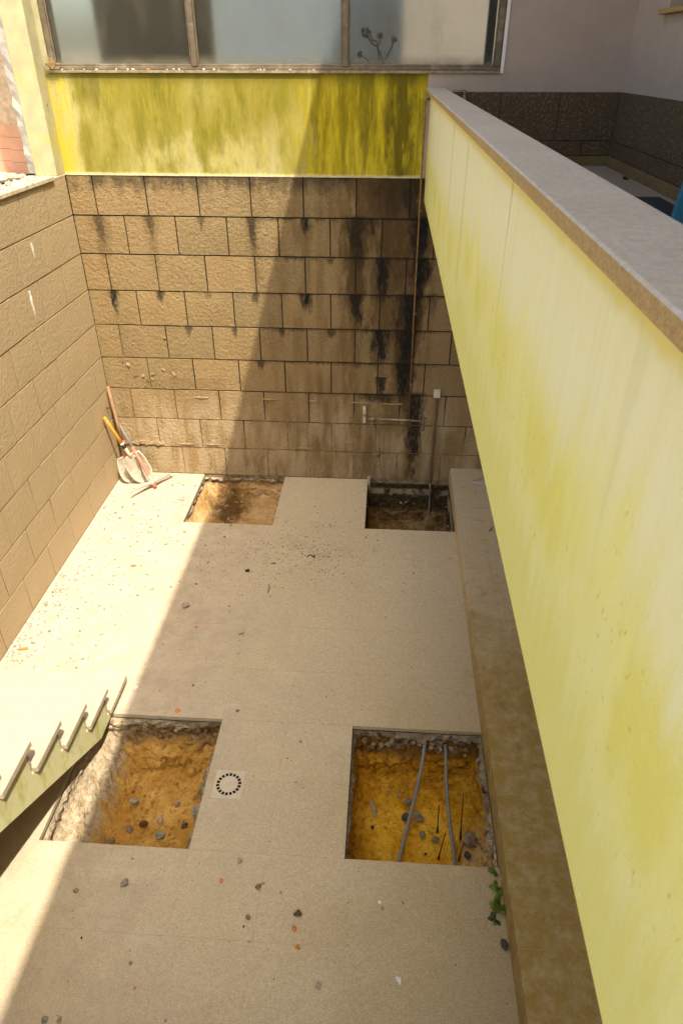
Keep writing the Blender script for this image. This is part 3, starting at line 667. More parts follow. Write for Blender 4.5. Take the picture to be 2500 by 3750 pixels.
# ---- pits
def pit(tagname, depth, mat, slope, seed, stones, floor_amp=.026, conc=.085, rough=.02):
    x0, x1, y0, y1 = PITS[tagname]; r = random.Random(seed); o = Vector((seed*3.1, seed*1.7, 0))
    bm = bmesh.new(); per = []
    N = 46
    for k in range(N): per.append((-1+2*k/N, -1))
    for k in range(N): per.append((1, -1+2*k/N))
    for k in range(N): per.append((1-2*k/N, 1))
    for k in range(N): per.append((-1, 1-2*k/N))
    sl, sr, sf, sb = slope; rings = []; NW = 30; NF = 40
    def P(u, v, il, ir, jf, jb): return x0+il+(x1-x0-il-ir)*(u+1)/2, y0+jf+(y1-y0-jf-jb)*(v+1)/2
    cx, cy = (x0+x1)/2, (y0+y1)/2
    for j in range(NW+1):
        t = j/NW; z = -.0305-t*(depth-.0305); ring = []
        for (u, v) in per:
            d_ = -z
            def ins(s_):
                if d_ < conc: return .004+.010*min(1, (d_-.03)/.03)
                q = (d_-conc)/(depth-conc); return -.030*min(1, q*6)+.009*(1-min(1, q*6))+.035*q+s_*q**.9
            x, y = P(u, v, ins(sl), ins(sr), ins(sf), ins(sb))
            p = Vector((x, y, z))
            n_ = Vector((mnoise.noise(p*9+o), mnoise.noise(p*9+o+Vector((7,3,1))), mnoise.noise(p*9+o+Vector((2,8,5)))))
            n2 = Vector((mnoise.noise(p*32+o), mnoise.noise(p*32+o+Vector((7,3,1))), mnoise.noise(p*32+o+Vector((2,8,5)))))
            a = min(1, j/2.5)
            ch = mnoise.cell(p*34+o)-.5 if d_ > conc*.7 and d_ < conc+.09 else 0
            n3 = Vector((mnoise.noise(p*70+o), mnoise.noise(p*70+o+Vector((7,3,1))), 0))
            disp = n_*rough*a*(1 if d_ > conc else .8)+n2*rough*(.85 if d_ > conc else 1.05)*a+n3*rough*.45*a
            c_ = Vector((u, v, 0)); c_ = Vector((c_.x if abs(u) > .98 else 0, c_.y if abs(v) > .98 else 0, 0))
            disp += c_*(-ch*.022*a)*0
            if abs(u) > .98: disp.x += 0
            if u < -.98: disp *= .6
            q = p+disp
            lim = .045
            q.x = min(max(q.x, x0-lim), x1+lim); q.y = min(max(q.y, y0-lim), y1+(lim if y1 < -.1 else .004))
            ring.append(bm.verts.new(q))
        rings.append(ring)
    last = [v.co.copy() for v in rings[-1]]
    smooth_ = [Vector((*P(u, v, sl+.005, sr+.005, sf+.005, sb+.005), -depth)) for (u, v) in per]
    for j in range(1, NF):
        s_ = 1-j/NF; ring = []
        for p0, p1 in zip(last, smooth_):
            p = p0.lerp(p1, min(1, j/5))
            q = Vector((cx+(p.x-cx)*s_, cy+(p.y-cy)*s_, -depth))
            z = -depth+floor_amp*min(1, j/4)*(mnoise.noise(q*5+o)*1.3+mnoise.noise(q*14+o)*.7+mnoise.noise(q*34+o)*.45)
            ring.append(bm.verts.new((q.x, q.y, z)))
        rings.append(ring)
    n = len(per)
    for a, b in zip(rings, rings[1:]):
        for k in range(n): bm.faces.new((a[k], b[k], b[(k+1) % n], a[(k+1) % n]))
    c = bm.verts.new((cx, cy, -depth))
    for k in range(n): bm.faces.new((rings[-1][k], c, rings[-1][(k+1) % n]))
    bmesh.ops.recalc_face_normals(bm, faces=bm.faces)
    up_ = sum(1 for f in bm.faces if f.normal.z > 0)
    if up_ < len(bm.faces)/2: bmesh.ops.reverse_faces(bm, faces=bm.faces)
    me = mesh_of(bm, 'excavated_pit', True)
    e = struct(empty('excavated_pit', (0,0,0))); obj('earth_sides', me, mat, e)
    # stones bedded in the sides
    for (side, n_, zr, szr, mats) in stones:
        for k in range(n_):
            sz = r.uniform(*szr); z = r.uniform(*zr); q = r.uniform(.06, .94); ins = r.uniform(-.012, .006)
            if side == 'b': loc = (x0+(x1-x0)*q, y1-ins-.004, z)
            if side == 'l': loc = (x0+ins+.004, y0+(y1-y0)*q, z)
            if side == 'r': loc = (x1-ins-.004, y0+(y1-y0)*q, z)
            if side == 'f': loc = (x0+(x1-x0)*q, y0+ins, z)
            b2 = rock(r, sz*r.uniform(.8,1.6), sz*.9, sz*r.uniform(.6,1.0), 1, .55)
            for v in b2.verts: v.co.z -= sz*.4
            obj('bedded_stone', b2, r.choice(mats), e, loc, (r.uniform(-.5,.5), r.uniform(-.5,.5), r.uniform(0,6)))
    return e
SM = [M_BROWNST, M_BROWNST, M_TANST]
pit('FR', .355, M_SOIL_FR, (.03,.02,.02,.05), 3, [('b',54,(-.185,-.095),(.018,.05),SM),('l',16,(-.15,-.08),(.015,.03),SM),('r',10,(-.15,-.08),(.015,.03),SM)], rough=.030)
pit('FL', .33, M_SOIL_FL, (.20,.03,.03,.14), 7, [('b',26,(-.15,-.085),(.018,.048),[M_TANST,M_BROWNST]),('r',8,(-.2,-.08),(.018,.035),SM)], .02, rough=.028)
pit('BL', .22, M_SOIL_BL, (.10,.03,.02,.06), 11, [('l',8,(-.12,-.05),(.012,.025),[M_TANST]),('b',8,(-.1,-.05),(.012,.025),[M_TANST,M_BROWNST])], .02, .05)
pit('BR', .43, M_SOIL_BR, (.02,.02,.02,.02), 15, [('b',16,(-.40,-.05),(.03,.07),[M_DARKST,M_BROWNST]),('l',12,(-.2,-.06),(.015,.035),SM),('r',8,(-.3,-.06),(.02,.04),SM)], .02, .04)

# ---- raised step under the terrace
STEP = struct(empty('raised_step', (0,0,0)))
boxo('step_core', 3.0230, 5.1, -5.6, .005, -1.0, .1455, M_GROUTL, STEP)
ry = [0.0, -.62, -1.42, -2.18, -2.86, -3.30, -4.02, -4.6, -5.3]
for a, b in zip(ry, ry[1:]):
    boxo('kerb_slab', 3.020, 3.2085, b+.0008, a-.0008, .1185, .147, M_KERB, STEP, .002)
ry2 = [0.0, -.85, -1.22, -1.62, -2.05, -2.45, -2.83, -3.22, -3.62, -4.03, -4.45, -4.9, -5.3]
for a, b in zip(ry2, ry2[1:]):
    for (x0, x1) in ((3.2100,3.60),(3.602,4.0),(4.002,4.5),(4.502,5.0)):
        boxo('step_slab', x0, x1, b+.0008, a-.0008, .1185, .1465, M_KERB, STEP, .001)
for a, b in zip(ry, ry[1:]):
    boxo('kerb_face', 3.0165, 3.0222, b+.0012, a-.0012, -.0005, .1183, M_KERB, STEP)

# ---- terrace: slab, parapet, paving, walls
PAR = tag(empty('parapet_wall', (2.6,0,0)), 'long cream yellow parapet wall with pale granite coping running toward the camera', 'wall'); PAR.location = (0,0,0)
boxo('painted_face', 2.636, 2.700, -7.5, .010, 2.366, 3.045, M_YPAR, PAR, .004)
for a, b in ((-.002,-1.69), (-1.693,-2.75), (-2.753,-3.90), (-3.903,-5.1), (-5.103,-7.4)):
    bm = bmesh.new(); box(bm, 2.600, 2.724, b, a, 3.0455, 3.0705, .003)
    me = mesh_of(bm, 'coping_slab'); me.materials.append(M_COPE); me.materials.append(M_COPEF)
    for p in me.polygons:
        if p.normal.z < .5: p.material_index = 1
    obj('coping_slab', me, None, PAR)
TER = struct(empty('terrace_floor', (0,0,0)))
boxo('terrace_slab', 2.7005, 5.1, -7.5, .008, 2.3665, 2.598, M_TRIM, TER)
for i, (x0, x1) in enumerate(((2.7015,3.12),(3.123,3.51),(3.513,3.8845),)):
    y = 0.0
    while y > -7:
        boxo('terrace_tile', x0, x1, y-.5985, y-.0015, 2.5985, 2.611, M_TERR, TER, .0015); y -= .6
TW = tag(empty('terrace_wall', (0,0,0)), 'terrace wall at right, white paint above dark speckled granite cladding', 'wall')
TBW = tag(empty('terrace_wall', (0,0,0)), 'short dark granite cladding behind the parapet, under the white wall by the window', 'wall')
for a, b in ((2.702,3.106),(3.109,3.497),(3.50,3.886)): boxo('cladding_slab', a, b, -.014, .0095, 2.764, 3.047, M_CLAD, TBW, .002)
for a, b in ((2.702,3.30),(3.303,3.688),(3.691,3.886)): boxo('cladding_slab', a, b, -.012, .0095, 2.673, 2.760, M_CLAD, TBW, .002)
boxo('skirting', 2.702, 3.8835, -.024, .0095, 2.6115, 2.6695, M_SKIRT, TBW, .002)
boxo('white_wall', 3.90, 4.1, -.60, .0085, 3.0475, 5.5, M_WHITE, TW)
boxo('white_wall', 3.90, 4.1, -1.7, -.6005, 3.0475, 3.44, M_WHITE, TW)
boxo('white_wall', 3.90, 4.1, -7.5, -1.7005, 3.0475, 5.5, M_WHITE, TW)
boxo('wall_core', 3.903, 4.1, -7.5, .0085, 2.3, 3.047, M_WHITE, TW)
ws = boxo('window_sill', 3.86, 4.05, -1.75, -.545, 3.4405, 3.466, M_COPEF, TW, .003)
boxo('window_recess', 4.04, 4.09, -1.7, -.6005, 3.4665, 5.4, M_DARKPANEL, TW)
y = -.016
for k in range(9):
    boxo('cladding_slab', 3.8875, 3.9025, y-.447, y-.0015, 2.764, 3.047, M_CLAD, TW, .002); y -= .45
y = -.016
for k in range(10):
    boxo('cladding_slab', 3.8885, 3.9025, y-.397, y-.0015, 2.673, 2.760, M_CLAD, TW, .002); y -= .4
boxo('skirting', 3.872, 3.9025, -5.0, -.026, 2.6115, 2.6695, M_SKIRT, TW, .002)

# ---- roof eave of the house on the right: its edge throws the long shadow line
ROOF = tag(empty('house_roof', (2.7,0,5.5)), 'overhanging flat roof slab of the house above the terrace', 'roof'); ROOF.location = (0,0,0)
boxo('roof_slab', 2.700, 6.5, -14, 0.15, 5.60, 5.85, M_WHITE, ROOF)
boxo('house_wall', 4.101, 4.4, -14, 0.15, 2.3, 5.598, M_WHITE, ROOF)

# ---- space under the terrace and landing behind the camera
UND = tag(empty('basement_wall', (0,0,0)), 'plain wall closing the covered space beneath the terrace', 'wall')
boxo('wall_face', 5.0, 5.15, -7.5, -.002, .15, 2.36, M_TRIM, UND)
LAND = struct(empty('stair_landing', (0,0,0)))
boxo('landing_slab', 0.002, 2.63, -7.5, -5.48, 1.81, 1.96, M_CONC, LAND)
boxo('unseen_landing_wall', 0.002, 2.63, -5.75, -5.602, -1, 1.808, M_CONC, LAND)  # unseen wall, added for bounce and occlusion behind the view

# ---- staircase on the left
ST = tag(empty('staircase', (0,0,0)), 'stone staircase with jagged stepped edge and yellow painted side, lower left', 'stairs')
NS = 12; YF = lambda k: -2.572-.245*k; ZT = lambda k: .080+.157*k
rs = random.Random(4)
for k in range(NS):
    bm = bmesh.new(); box(bm, .004, .882+rs.uniform(-.003,.003), YF(k)-.272, YF(k), ZT(k)-.036, ZT(k), .004)
    if k > 0: pass
    obj('tread', bm, M_STEP, ST)
    zb = ZT(k-1) if k else 0.0
    boxo('riser', .004, .856, YF(k)-.040, YF(k)-.020, zb+.0005, ZT(k)-.0365, M_STEP, ST, .001)
pts = [(YF(0)-.041, 0.001), (YF(0)-.041, ZT(0)-.037)]
for k in range(1, NS):
    pts += [(YF(k)-.041, ZT(k-1)-.037), (YF(k)-.041, ZT(k)-.037)]
pts += [(YF(NS-1)-.28, ZT(NS-1)-.037)]
zb = lambda y: .012+.591*(-2.985-y)
pts += [(YF(NS-1)-.28, zb(YF(NS-1)-.28)), (-2.985, .001)]
bm = bmesh.new(); prism(bm, pts, 'x', .004, .858); obj('painted_string', bm, M_YSTAIR, ST)

boxo('understair_light_block', .004, .857, -4.80, -4.72, .001, zb(-4.72)-.01, M_CONC, ST)  # unseen panel, added to keep light out from under the stairs

# ---- neighbour's yard beyond the left wall
yard = struct(boxo('yard', -8, -.27, -8, .95, 2.2, 2.44, M_STONEEDGE))
NB = tag(empty('neighbour_building', (0,0,0)), 'sunlit neighbouring house corner with pink tiled dado beyond the left wall', 'building')
boxo('recess_wall', -4, -.655, .705, .9, 2.3, 6, M_BEIGE, NB)
boxo('pillar', -.675, -.27, .602, .9, 2.3, 6, M_BEIGE, NB)
for r_ in range(4):
    z0 = 2.44+.09*r_-.005
    for (x0, x1) in ((-.674,-.48),(-.478,-.272)): boxo('wall_tile', x0, x1, .594, .6015, z0+.001, z0+.089, M_PINK, NB, .001)
    for i in range(5): boxo('wall_tile', -.678-.2*(i+1)+.001, -.678-.2*i-.001, .697, .7045, z0+.001, z0+.089, M_PINK, NB, .001)

# ---- what stands behind the frosted glass
RB = tag(empty('rear_building', (0,0,0)), 'pale blue and peach walls blurred behind the frosted window', 'building')
boxo('bluish_wall', -.265, 2.45, 2.3, 2.5, 2.2, 5.4, M_REARWALL, RB)
boxo('peach_wall', 2.4505, 5.2, 1.4, 1.6, 2.2, 5.4, M_REARPINK, RB)
struct(boxo('rear_yard', -.265, 5.2, .251, 3.0, 2.2, 2.6, M_CONC))
SH = tag(boxo('shutter_panel', .10, 1.00, .85, .90, 2.605, 4.9, M_DARKPANEL), 'dark tall panel blurred behind the leftmost window pane', 'panel')
TP = tag(boxo('post', 2.985, 3.035, .10, .16, 2.605, 4.7, M_TEAL), 'dark teal post behind the right edge of the window', 'post')
# pot plant behind the right pane
PL = tag(empty('pot_plant', (2.30,.22,2.605)), 'small leafy plant with round heads silhouetted behind the right window pane', 'plant')
base = Vector((2.30,.22,2.605))
bm = bmesh.new(); tube(bm, [(0,0,0),(0,0,.02),(0,0,.30)], [.07,.075,.10], 16); obj('pot', bm, M_BRICK, PL)
heads = [((2.185,.075,3.375),.030),((2.285,.075,3.358),.020),((2.377,.075,3.337),.020),((2.155,.07,3.255),.018),((2.215,.10,3.377),.012)]
forks = [((2.305,.08,3.19),(2.272,.08,3.29),(2.235,.078,3.315)), ((2.305,.08,3.19),(2.272,.08,3.29),(2.283,.078,3.32)), ((2.31,.08,3.19),(2.33,.08,3.24),(2.36,.078,3.29)), ((2.222,.08,3.18),(2.21,.075,3.22),(2.18,.072,3.238)), ((2.272,.08,3.29),(2.24,.09,3.33),(2.222,.1,3.36))]
rl = random.Random(6)
for (hp, hr), fk in zip(heads, forks):
    pts = [Vector((2.30,.2,2.9))]+[Vector(p) for p in fk]+[Vector(hp)]
    tubeo('stem', [p-base for p in bez(pts, 16)], .0048, M_STEM, PL, 6)
    bm = bmesh.new()
    for k in range(46):
        d = Vector((rl.gauss(0,1), rl.gauss(0,1), rl.gauss(0,1))).normalized(); t = d.orthogonal().normalized()
        c = Vector(hp)-base; a = c+d*hr*.25; b = c+d*hr*rl.uniform(.9,1.35); m_ = (a+b)/2+t*hr*.3; m2 = (a+b)/2-t*hr*.3
        bm.faces.new([bm.verts.new(p) for p in (a, m_, b, m2)])
    obj('leaf_head', bm, M_LEAFD, PL)

# ==================================================================== FIXTURES
PIPE = tag(empty('water_pipework', (2.6,-.03,.6)), 'old water pipes with taps, long thin copper riser on the far granite wall', 'pipework'); PIPE.location = (0,0,0)
yw = -.032
tubeo('riser_pipe', [(2.640,yw-.0,3.004),(2.612,yw,3.004),(2.603,yw,2.995),(2.602,yw,2.97),(2.611,yw,1.6),(2.620,yw,.632)], .0062, M_COPPER, PIPE)
tubeo('elbow', [(2.625,yw,3.004),(2.607,yw,3.003),(2.602,yw,2.985)], .010, M_BRASS, PIPE)
for z in (2.3, 1.55, .95):
    bm = bmesh.new(); box(bm, 2.600+.006*(2.3-z), 2.622+.006*(2.3-z), -.039, .0, z-.006, z+.006, .001); obj('pipe_clip', bm, M_BRASS, PIPE)
tubeo('manifold_pipe', [(2.262,yw,.630),(2.62,yw,.624),(2.735,yw,.618)], .0085, M_PIPEGREY, PIPE)
tubeo('tee_fitting', [(2.60,yw,.6245),(2.64,yw,.6235)], .0125, M_BRASS, PIPE)
tubeo('tee_fitting', [(2.275,yw,.6295),(2.345,yw,.628)], .0135, M_PIPEGREY, PIPE)
tubeo('wall_elbow', bez([(2.236,.004,.722),(2.236,-.02,.720),(2.237,-.032,.70),(2.239,-.033,.64),(2.240,-.033,.592)], 16), [.016]*21 if False else .0155, M_PVC, PIPE, 12)
tubeo('union_nut', [(2.237,-.033,.675),(2.238,-.033,.655)], .019, M_PIPEGREY, PIPE, 8, False)
bm = bmesh.new(); tube(bm, [(2.728,yw,.618),(2.752,yw,.617)], .0135, 12); tube(bm, [(2.745,yw,.62),(2.747,yw-.005,.60),(2.749,yw-.012,.57),(2.7495,yw-.014,.535)], [.011,.0105,.010,.0095], 10)
tube(bm, [(2.747,yw,.62),(2.750,yw-.004,.648)], .006, 8)
tp = obj('tap', bm, M_BRASS, PIPE, smooth=True)
bm = bmesh.new(); tube(bm, [(2.728,yw-.006,.652),(2.751,yw-.006,.654),(2.774,yw-.006,.648)], [.0045,.007,.0045], 8); obj('tap_handle', bm, M_BRASS, tp, smooth=True)
bm = bmesh.new(); tube(bm, [(2.312,yw,.63),(2.312,yw-.006,.598),(2.318,yw-.008,.580)], .010, 10); tube(bm, [(2.300,yw-.014,.588),(2.320,yw-.014,.584)], .008, 8); obj('branch_valve', bm, M_BRASS, PIPE, smooth=True)
tubeo('branch_pipe', bez([(2.315,yw,.600),(2.340,yw,.590),(2.357,yw,.565),(2.364,yw,.50),(2.366,yw,.42),(2.372,yw,.325)], 24), .0048, M_PIPEGREY, PIPE, 8)
bm = bmesh.new(); tube(bm, [(2.372,yw,.345),(2.374,yw,.30),(2.376,yw,.255)], [.0095,.0115,.0085], 10); tube(bm, [(2.374,yw,.275),(2.348,yw-.004,.273),(2.330,yw-.006,.272)], [.008,.009,.0125], 10); obj('angle_valve', bm, M_BRASS, PIPE, smooth=True)
tubeo('supply_hose', bez([(2.376,yw,.26),(2.378,yw-.004,.20),(2.395,yw-.012,.12),(2.42,yw-.02,.045),(2.450,yw-.012,-.01)], 24), .0062, M_PIPEGREY, PIPE, 8)

EB = tag(empty('junction_box', (2.845,0,.87)), 'cream junction box with brown conduit running down the far wall into the pit', 'junction box'); EB.location = (0,0,0)
boxo('box_body', 2.817, 2.873, -.036, .001, .838, .906, M_BOXW, EB, .004)
boxo('box_lid', 2.820, 2.870, -.0405, -.0362, .841, .903, M_BOXW, EB, .0015)
tubeo('conduit', [(2.845,-.020,.840),(2.847,-.020,.45),(2.849,-.020,.012),(2.849,-.024,-.03)], .0098, M_CONDUIT, EB)
tubeo('steel_sleeve', [(2.849,-.030,-.004),(2.850,-.045,-.088)], .0075, M_PIPEGREY, EB)
tubeo('cable', bez([(2.850,-.045,-.08),(2.853,-.07,-.16),(2.846,-.13,-.24),(2.82,-.22,-.34),(2.775,-.36,-.40),(2.74,-.48,-.415)], 30), .0062, M_CABLE, EB, 8)

PV = tag(empty('pipe_stub', (2.291,-.05,0)), 'short white plastic pipe stub at the corner of the dark far pit', 'pipe')
bm = bmesh.new(); tube(bm, [(0,0,-.02),(0,0,.030)], .0125, 14); tube(bm, [(0,0,.029),(0,0,.060)], .0155, 14, False); tube(bm, [(0,0,.060),(0,0,.030)], .0115, 14, False); obj('pipe_socket', bm, M_PVC, PV, smooth=False)
tubeo('dark_pipe', [(0.004,0,-.02),(0.006,-.004,-.09),(.01,-.01,-.16)], .013, M_CONDUIT, PV)
DR = tag(empty('floor_drain', (1.640,-3.235,.0)), 'square beige floor drain with a ring of black slots', 'drain')
bm = bmesh.new(); box(bm, -.079,.079,-.086,.086,.0008,.0045,.0012); obj('drain_plate', bm, M_DRAIN, DR)
bm = bmesh.new(); N = 48
ro, ri = .074, .0705
for k in range(N):
    a, b = 2*math.pi*k/N, 2*math.pi*(k+1)/N
    P = [bm.verts.new((R*math.cos(t), R*math.sin(t), z)) for (R, t, z) in ((ro,a,.0046),(ro,b,.0046),(ri+.001,b,.0066),(ri+.001,a,.0066))]; bm.faces.new(P)
bmesh.ops.recalc_face_normals(bm, faces=bm.faces)
obj('drain_ring', bm, M_DRAIN, DR)
bm = bmesh.new(); P = [bm.verts.new((.0715*math.cos(2*math.pi*k/N), .0715*math.sin(2*math.pi*k/N), .0064)) for k in range(N)]; bm.faces.new(P); obj('drain_cover', bm, M_DRAIN, DR)
for k in range(18):
    a0 = 2*math.pi*(k+.5)/18; bm = bmesh.new(); da = .115
    bm.faces.new([bm.verts.new((R*math.cos(a0+d), R*math.sin(a0+d), .0072)) for (R, d) in ((.050,-da*1.1),(.067,-da),(.067,da),(.050,da*1.1))]); obj('drain_slot', bm, M_BLACK, DR)

# ---- two shovels and a pickaxe in the corner
def frame_to(a, b, wdir):
    a, b = Vector(a), Vector(b); d = (b-a).normalized(); w_ = Vector(wdir); w_ = (w_-d*w_.dot(d)).normalized(); n_ = w_.cross(d)
    return a, b, d, w_, n_
def shovel(name, label, top, tip, wdir, fw, fs, half, mats, collar):
    a, b, d, w_, n_ = frame_to(top, tip, wdir)
    if n_.z < 0: n_ = -n_
    L = (b-a).length; e = empty(name, tuple(b)); tag(e, label, 'shovel')
    H = lambda t, s=0, h=0: a+d*(L*t)+w_*s+n_*h-b
    tubeo('handle', [H(0), H(.01), H(fw*.5), H(fw)], [.0125,.0155,.0150,.0165], mats[0], e, 12)
    tubeo('socket', [H(fw-.03), H(fw+.02), H(fs), H(fs+.05,0,-.004)], [.0175,.0175,.0145,.006], mats[1], e, 12)
    if collar: tubeo('collar', [H(fw-.012), H(fw+.045)], .0195, M_BLKP, e, 12)
    bm = bmesh.new(); NU, NV = 14, 12; V = []
    for i in range(NU+1):
        t = i/NU; row = []
        wd = half*(.86+.14*min(1, t*4)) if t < .55 else half*math.sqrt(max(0, 1-((t-.55)/.45)**2.2))
        wd = max(wd, .006)
        for j in range(NV+1):
            s_ = -1+2*j/NV
            dish = .050*s_*s_*(wd/half)-.018*math.sin(math.pi*min(1, t*1.05))+.016*max(0, t-.7)**1*2
            kick = .010*(abs(s_) > .55)*max(0, 1-t*5)
            tt = fs+(1-fs)*t
            row.append(bm.verts.new(H(tt, wd*s_, dish+kick-.004)))
        V.append(row)
    for i in range(NU):
        for j in range(NV): bm.faces.new((V[i][j], V[i+1][j], V[i+1][j+1], V[i][j+1]))
    bmesh.ops.solidify(bm, geom=bm.faces[:], thickness=.0028)
    bmesh.ops.recalc_face_normals(bm, faces=bm.faces)
    obj('blade', bm, mats[2], e, smooth=True)
    return e
shovel('shovel', 'shovel with orange wooden handle leaning against the left wall', (.022,-.236,.668), (.262,-.150,.004), (.75,.62,.15), .42, .57, .098, (M_WOOD_O, M_STEELW, M_STEELW), True)
shovel('shovel', 'shovel with long brown handle in the corner, behind the orange one', (.026,-.052,.872), (.150,-.190,.004), (.9,.30,.1), .58, .71, .092, (M_WOOD_T, M_REDP, M_STEELW), False)
PK = empty('pickaxe', (.37,-.285,0)); tag(PK, 'pickaxe with half red, half grey handle leaning in the corner beside the shovels', 'pickaxe')
pb = Vector((.37,-.285,0)); top = Vector((.024,-.030,.580)); eye = Vector((.358,-.268,.058)); end = Vector((.386,-.288,.018)); dd = eye-top
tubeo('grey_shaft', [top-pb, top+dd*.2-pb, top+dd*.46-pb], [.0105,.012,.0125], M_WOOD_G, PK, 12)
tubeo('red_shaft', [top+dd*.46-pb, top+dd*.75-pb, top+dd*.92-pb, eye-pb, end-pb], [.0135,.0145,.0165,.0175,.0165], M_REDP, PK, 12)
tubeo('eye_socket', [top+dd*.90-pb, eye-pb, eye+(end-eye)*.5-pb], [.0205,.0265,.024], M_STEEL, PK, 14)
hp = [Vector((.479,-.076,.008)), Vector((.452,-.135,.045)), Vector((.40,-.215,.062)), Vector((.358,-.268,.060)), Vector((.315,-.335,.066)), Vector((.268,-.415,.074)), Vector((.232,-.485,.074))]
bm = bmesh.new(); cur = bez([p-pb for p in hp], 36); rings = []
for i, p in enumerate(cur):
    t_ = i/(len(cur)-1); tg = (cur[min(i+1, len(cur)-1)]-cur[max(i-1, 0)]).normalized()
    ax = dd.normalized(); ax = (ax-tg*ax.dot(tg)).normalized(); bx_ = tg.cross(ax)
    q = abs(t_-.48)/.52; a_ = .016*(1-q)+.0045; b_ = (.014*(1-q)+.004) if t_ < .5 else .013*(1-q*.2)
    rings.append([bm.verts.new(p+ax*(a_*c)+bx_*(b_*s_)) for (c, s_) in ((1,.6),(.5,1),(-.5,1),(-1,.6),(-1,-.6),(-.5,-1),(.5,-1),(1,-.6))])
for a, b in zip(rings, rings[1:]):
    for k in range(8): bm.faces.new((a[k], a[(k+1) % 8], b[(k+1) % 8], b[k]))
bm.faces.new(rings[0]); bm.faces.new(rings[-1][::-1]); bmesh.ops.recalc_face_normals(bm, faces=bm.faces)
obj('pick_head', bm, M_STEEL, PK, smooth=True)
nl = tag(tubeo('wall_nail', [(-.004,-.11,.70),(.03,-.112,.698)], .006, M_RUST), 'rusty nail sticking out of the left wall above the shovels', 'nail')

# ---- hoses and rods in the near right pit
h1 = tag(tubeo('conduit_hose', bez([(2.700,-2.815,-.085),(2.695,-2.86,-.105),(2.672,-2.98,-.17),(2.630,-3.14,-.235),(2.580,-3.32,-.29),(2.535,-3.50,-.325),(2.52,-3.585,-.335)], 40), .0105, M_HOSE), 'left of two grey hoses crossing the near right pit', 'hose')
h2 = tag(tubeo('conduit_hose', bez([(2.820,-2.815,-.11),(2.822,-2.87,-.14),(2.823,-3.0,-.21),(2.832,-3.16,-.27),(2.845,-3.32,-.31),(2.862,-3.50,-.335),(2.868,-3.585,-.34)], 40), .0098, M_HOSE), 'right of two grey hoses crossing the near right pit', 'hose')
for (b, t, lb) in (((2.771,-3.218,-.352),(2.766,-3.19,-.14),'rusty steel rod standing between the two hoses in the pit'),
                  ((2.766,-3.375,-.352),(2.785,-3.375,-.10),'slanted rusty rod near the front edge between the hoses'),
                  ((2.894,-3.250,-.352),(2.890,-3.17,-.06),'tallest rusty rod, right of the hoses by the round stone'),
                  ((2.877,-3.372,-.352),(2.888,-3.365,-.19),'short rusty rod right of the hoses, below the round stone')):
    b, t = Vector(b), Vector(t); o = tag(tubeo('rebar_rod', [b, b+(t-b)*.12, b+(t-b)*.3, t], [.0065,.006,.0034,.003], M_RUST, None, 7), lb, 'rod')
o = tag(tubeo('rebar_rod', [(1.098,-.735,-.20),(1.10,-.725,-.10),(1.095,-.715,-.035)], .0055, M_RUST, None, 7), 'stubby rusty rod end standing in the far left pit', 'rod')

# ==================================================================== LOOSE STONES
rr = random.Random(21)
def place(name, label, cat, bm, mat, loc, group=None, rz=None):
    return tag(obj(name, bm, mat, None, loc, (0,0,rr.uniform(0,6) if rz is None else rz)), label, cat, group)
ZR = -.349
for (x, y, s_, m, lb) in ((2.612,-3.052,.046,M_BROWNST,'brown stone left of the left hose, farthest in the orange pit'),
        (2.600,-3.150,.052,M_DARKST,'dark angular stone half under the left hose'),
        (2.686,-3.245,.036,M_BROWNST,'small round brown stone between the hoses'),
        (2.756,-3.267,.036,M_BROWNST,'small oblong brown stone at the foot of the rods'),
        (2.942,-3.262,.078,M_BROWNST,'large round brown stone on the orange clay'),
        (2.924,-3.345,.038,M_DARKST,'dark stone below the large round one in the orange pit'),
        
        (2.562,-3.005,.024,M_BLUEGREY,'tiny bluish pebble at the back of the orange pit'),
        (2.412,-3.215,.024,M_DARKST,'tiny dark pebble at the left of the orange pit'),
        
        (2.70,-3.35,.016,M_DARKST,'smallest dark pebble between the hoses, near the front')):
    place('stone', lb, 'stone', rock(rr, s_*1.1, s_*.9, s_*.8, 2, .3), m, (x, y, ZR))
place('flat_stone', 'flat tan stone lying between the hoses in the orange pit', 'stone', hull(rr, .085, .075, .025, 14), M_BROWNST, (2.672,-3.125,ZR))
place('wood_scrap', 'splintered grey wood scrap lying at the left of the orange pit', 'wood', hull(rr, .045, .17, .014, 14), simple('weathered_wood', (.40,.28,.15), .9, var=.3, scale=50), (2.418,-3.10,ZR+.004), rz=.25)
for (x, y, s_, m, lb) in ((1.425,-3.195,.062,M_BLUEGREY,'large grey stone against the right side of the brown pit'),
        (1.256,-3.352,.050,M_BLUEGREY,'oblong grey stone near the front of the brown pit'),
        (1.374,-3.287,.034,M_DARKST,'dark grey stone right of the oblong one in the brown pit'),
        (1.146,-3.292,.042,M_RUST,'dark red brick shard in the brown pit'),
        (1.078,-3.33,.042,M_BROWNST,'tan stone left of the red shard in the brown pit'),
        (1.232,-3.268,.040,M_GREY,'upright grey stone in the middle of the brown pit'),
        (1.30,-3.16,.028,M_BLUEGREY,'small grey stone behind the upright one in the brown pit'),
        (1.05,-3.16,.045,M_GREY,'pale grey stone at the sunlit shadow line in the brown pit'),
        (1.35,-3.20,.02,M_BRICK,'tiny orange brick crumb in the brown pit'),
        (1.00,-3.40,.04,M_BROWNST,'brown clod at the front of the brown pit by the shadow line')):
    place('stone', lb, 'stone', rock(rr, s_*1.15, s_*.85, s_*.75, 2, .35), m, (x, y, -.326))
tag(tubeo('stick', [(1.475,-2.99,-.20),(1.43,-3.06,-.27),(1.385,-3.13,-.315)], [.009,.008,.004], M_STRAW, None, 6), 'broken wooden stick leaning in the right of the brown pit', 'stick')
